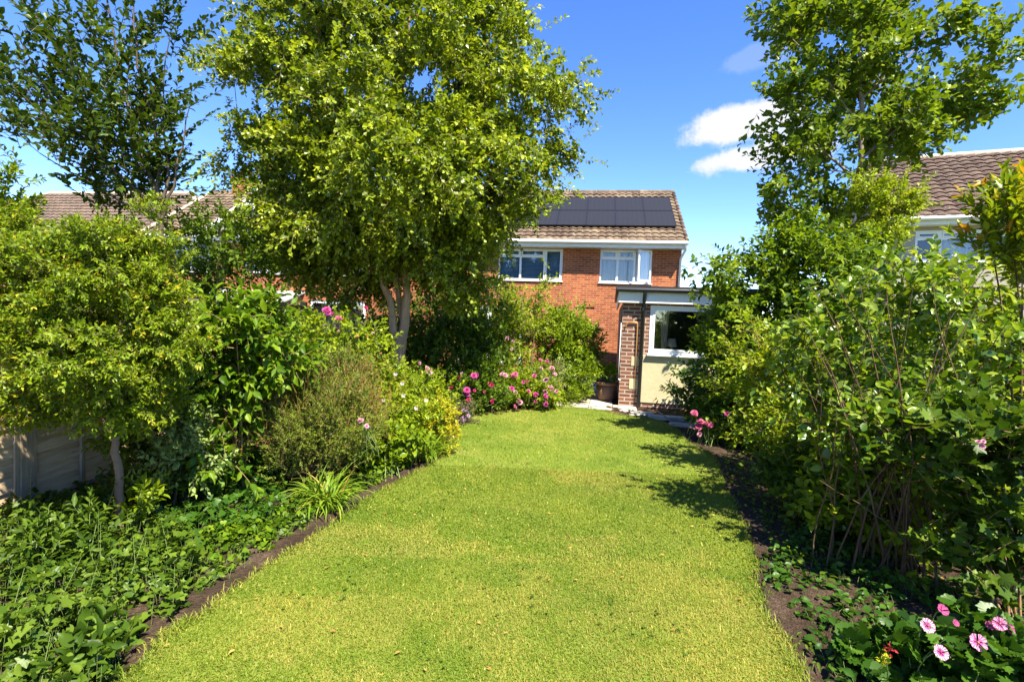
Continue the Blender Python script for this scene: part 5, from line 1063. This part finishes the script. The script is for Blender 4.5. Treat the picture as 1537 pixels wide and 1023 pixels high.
cover('fallen_leaves', 'dry brown fallen leaves under the right hand shrubs', [(1200, 760), (1330, 800), (1500, 880), (1537, 960), (1400, 900), (1250, 860)], 500, .05, .05, 'oval', 'lf_dry', 104, .025, .4, petiole=False)
rr = np.random.default_rng(205); g = G()
ico = np.array([(0, 0, 1), (.9, 0, .3), (.28, .85, .3), (-.72, .53, .3), (-.72, -.53, .3), (.28, -.85, .3), (.72, .53, -.3), (-.28, .85, -.3), (-.9, 0, -.3), (-.28, -.85, -.3), (.72, -.53, -.3)])
icf = [[0, 1, 2], [0, 2, 3], [0, 3, 4], [0, 4, 5], [0, 5, 1], [1, 6, 2], [2, 6, 7], [2, 7, 3], [3, 7, 8], [3, 8, 4], [4, 8, 9], [4, 9, 5], [5, 9, 10], [5, 10, 1], [1, 10, 6]]
for (x0, x1, y0, y1, k) in ((1.35, 3.6, 1.9, 6.6, 1500), (-2.6, -.7, 2.0, 6.6, 700)):
    q = np.c_[rr.uniform(x0, x1, k), rr.uniform(y0, y1, k)]; q = q[~inside(q, lawn_poly)]
    for c in q:
        s_ = rr.gamma(2.0, .006) + .004; g.add(np.array([c[0], c[1], .012]) + ico * s_ * rr.uniform(.6, 1.3, (11, 3)), icf)
tag(g.build('soil_clods', ['soil']), 'crumbly clods lying on the border soil', 'soil', kind='stuff')
g = G(); q = lawn_pts(700, 1.8, 9.5); q = q[rr.random(len(q)) < .35]; k = len(q)
put_leaves(g, rr, np.c_[q, np.full(k, .07)], np.c_[rr.normal(0, 1, (k, 2)), rr.normal(0, .15, k)], rr.normal(0, .3, (k, 3)) + (0, 0, 1), rr.uniform(.015, .04, k), rr.uniform(.008, .02, k), 'oval', 0)
q = lawn_pts(2600, 1.8, 9.5); m_ = vnoise(np.random.default_rng(6), q[:, 0] + 9, q[:, 1], .35) > .62; q = q[m_]; k = len(q)
put_leaves(g, rr, np.c_[q, np.full(k, .068)], np.c_[rr.normal(0, 1, (k, 2)), rr.normal(.1, .15, k)], rr.normal(0, .3, (k, 3)) + (0, 0, 1), rr.uniform(.014, .028, k), rr.uniform(.012, .024, k), 'round', 1)
tag(g.build('lawn_litter', ['lf_dry', 'lf_ground']), 'scattered dry leaves and small clover leaves in the lawn', 'leaf litter', kind='stuff')
# striped pink geraniums
def striped_mesh(seed, r=.033, folded=False):
    rr = np.random.default_rng(seed); g = G(); k = 5
    for j in range(k):
        a0 = 2 * PI * j / k + rr.normal(0, .05); nf = 7; hw_ = .60
        for rad in range(3):
            r0, r1 = (.12, .5, .85)[rad] * r, (.5, .85, 1.0)[rad] * r
            for q in range(nf):
                t0, t1 = -1 + 2 * q / nf, -1 + 2 * (q + 1) / nf
                def pt(t, rr_): 
                    ed = rr_ * (1 - .16 * t * t - (.08 if (rad == 2 and abs(t) < .2 and rr_ == r1) else 0)); an = a0 + t * hw_ * (.55 + .5 * rr_ / r); return (ed * math.cos(an), ed * math.sin(an), .35 * rr_ * (rr_ / r) * (.5 if not folded else 1.6) + .1 * r * t * t)
                g.add([pt(t0, r0), pt(t1, r0), pt(t1, r1), pt(t0, r1)], [[0, 1, 2, 3]], 1 if (q % 2 or rad == 0) else 0)
    g.lathe([(0, .25 * r), (.08 * r, .2 * r), (.12 * r, .05 * r), (.1 * r, 0)], 8, 2)
    return g
SG = [striped_mesh(1).mesh('bloom', ['pt_white', 'pt_orchid', 'pt_magenta']), striped_mesh(2).mesh('bloom', ['pt_pale', 'pt_orchid', 'pt_yellow']), striped_mesh(3, folded=True).mesh('bloom', ['pt_pink', 'pt_orchid', 'pt_magenta'])]
D = 2.35
T, *_ = make_plant('striped_mallow', 'flowering plant with pink and white striped blooms in the lower right corner', 'flower', (*gr(1450, 1010)[:2], 0), [blob(1400, 1000, D, 80, 40, .2), blob(1480, 990, D, 70, 50, .2), blob(1520, 1010, D - .1, 60, 40, .2), blob(1340, 1010, D, 50, 30, .15)],
                   dict(L=.085, W=.10, tpl='round', nleaf=5, ln=.14, ang=1.0, droop=.05, jit=.45, two=False), 40, 130, 105, ['lf_deep'], 'stem_green', nstem=8, stem_r=.004, cr=.05, upb=.5)
base = np.array(T.location); sg = G(); rr = np.random.default_rng(15)
for (px, py, DD, k, sc, dx, dz) in ((1391, 938, 2.25, 0, 1.0, -.1, .35), (1411, 978, 2.2, 0, 1.0, -.05, .4), (1467, 963, 2.2, 1, 1.15, -.15, .3), (1412, 915, 2.3, 2, .8, .1, .6), (1432, 934, 2.28, 2, .5, .2, .4), (1500, 935, 2.25, 1, .9, -.5, .2), (1512, 943, 2.25, 2, .75, .4, .1), (1484, 938, 2.28, 2, .6, -.3, .5), (1528, 975, 2.2, 2, .55, .3, .4), (1490, 936, 2.26, 2, .7, .3, .3)):
    c = at(px, py, DD); o = bpy.data.objects.new('bloom', SG[k]); COL.objects.link(o); o.parent = T; o.location = (c - base).tolist()
    o.rotation_euler = Vector((dx, -1, dz + .35)).to_track_quat('Z', 'Y').to_euler(); o.rotation_euler.rotate_axis('Z', rr.uniform(0, 6)); o.scale = (sc,) * 3
    b = c + np.array([rr.normal(.02, .05), .10, -.25]); b[2] = max(.02, b[2]); sg.tube(bez(b, (b + c) / 2 + np.array([0, .05, .06]), c + np.array([0, .004, -.004]), 6), .0026, 5)
sg.build('flower_stems', ['stem_green'], T)
# wax yellow buds and a reddish bud
g = G(); put_leaves(g, rr, at(1325, 985, 2.25) + rr.normal(0, .013, (26, 3)), rr.normal(0, 1, (26, 3)), rr.normal(0, 1, (26, 3)), .02, .014, 'small', 0)
put_leaves(g, rr, at(1335, 972, 2.25) + rr.normal(0, .008, (12, 3)), rr.normal(0, 1, (12, 3)), rr.normal(0, 1, (12, 3)), .02, .012, 'small', 1); b = gr(1330, 1040)
g.tube(bez(np.array([b[0], b[1], 0]), at(1335, 1005, 2.25), at(1328, 985, 2.25), 6), .0025, 5, 2)
o = g.build('yellow_bud_stem', ['lf_gold', 'pt_red', 'stem_green']); tag(o, 'tiny stem with yellow and reddish buds left of the striped blooms', 'flower')
D = 2.9
T, *_ = make_plant('pink_spray', 'lone pale pink bloom among the lobed leaves near the right edge', 'flower', (*gr(1470, 900)[:2], 0), [blob(1475, 720, D, 14, 30, .06)], dict(SM, L=.05, W=.02, nleaf=5, ln=.12), 4, 8, 106, ['lf_ground'], 'stem_green', nstem=1, stem_r=.004, cr=.03)
blooms(T, [(1468, 663, 2.6, 'pale', .018, 2), (1474, 670, 2.6, 'pale', .016, 2)], 16, False)
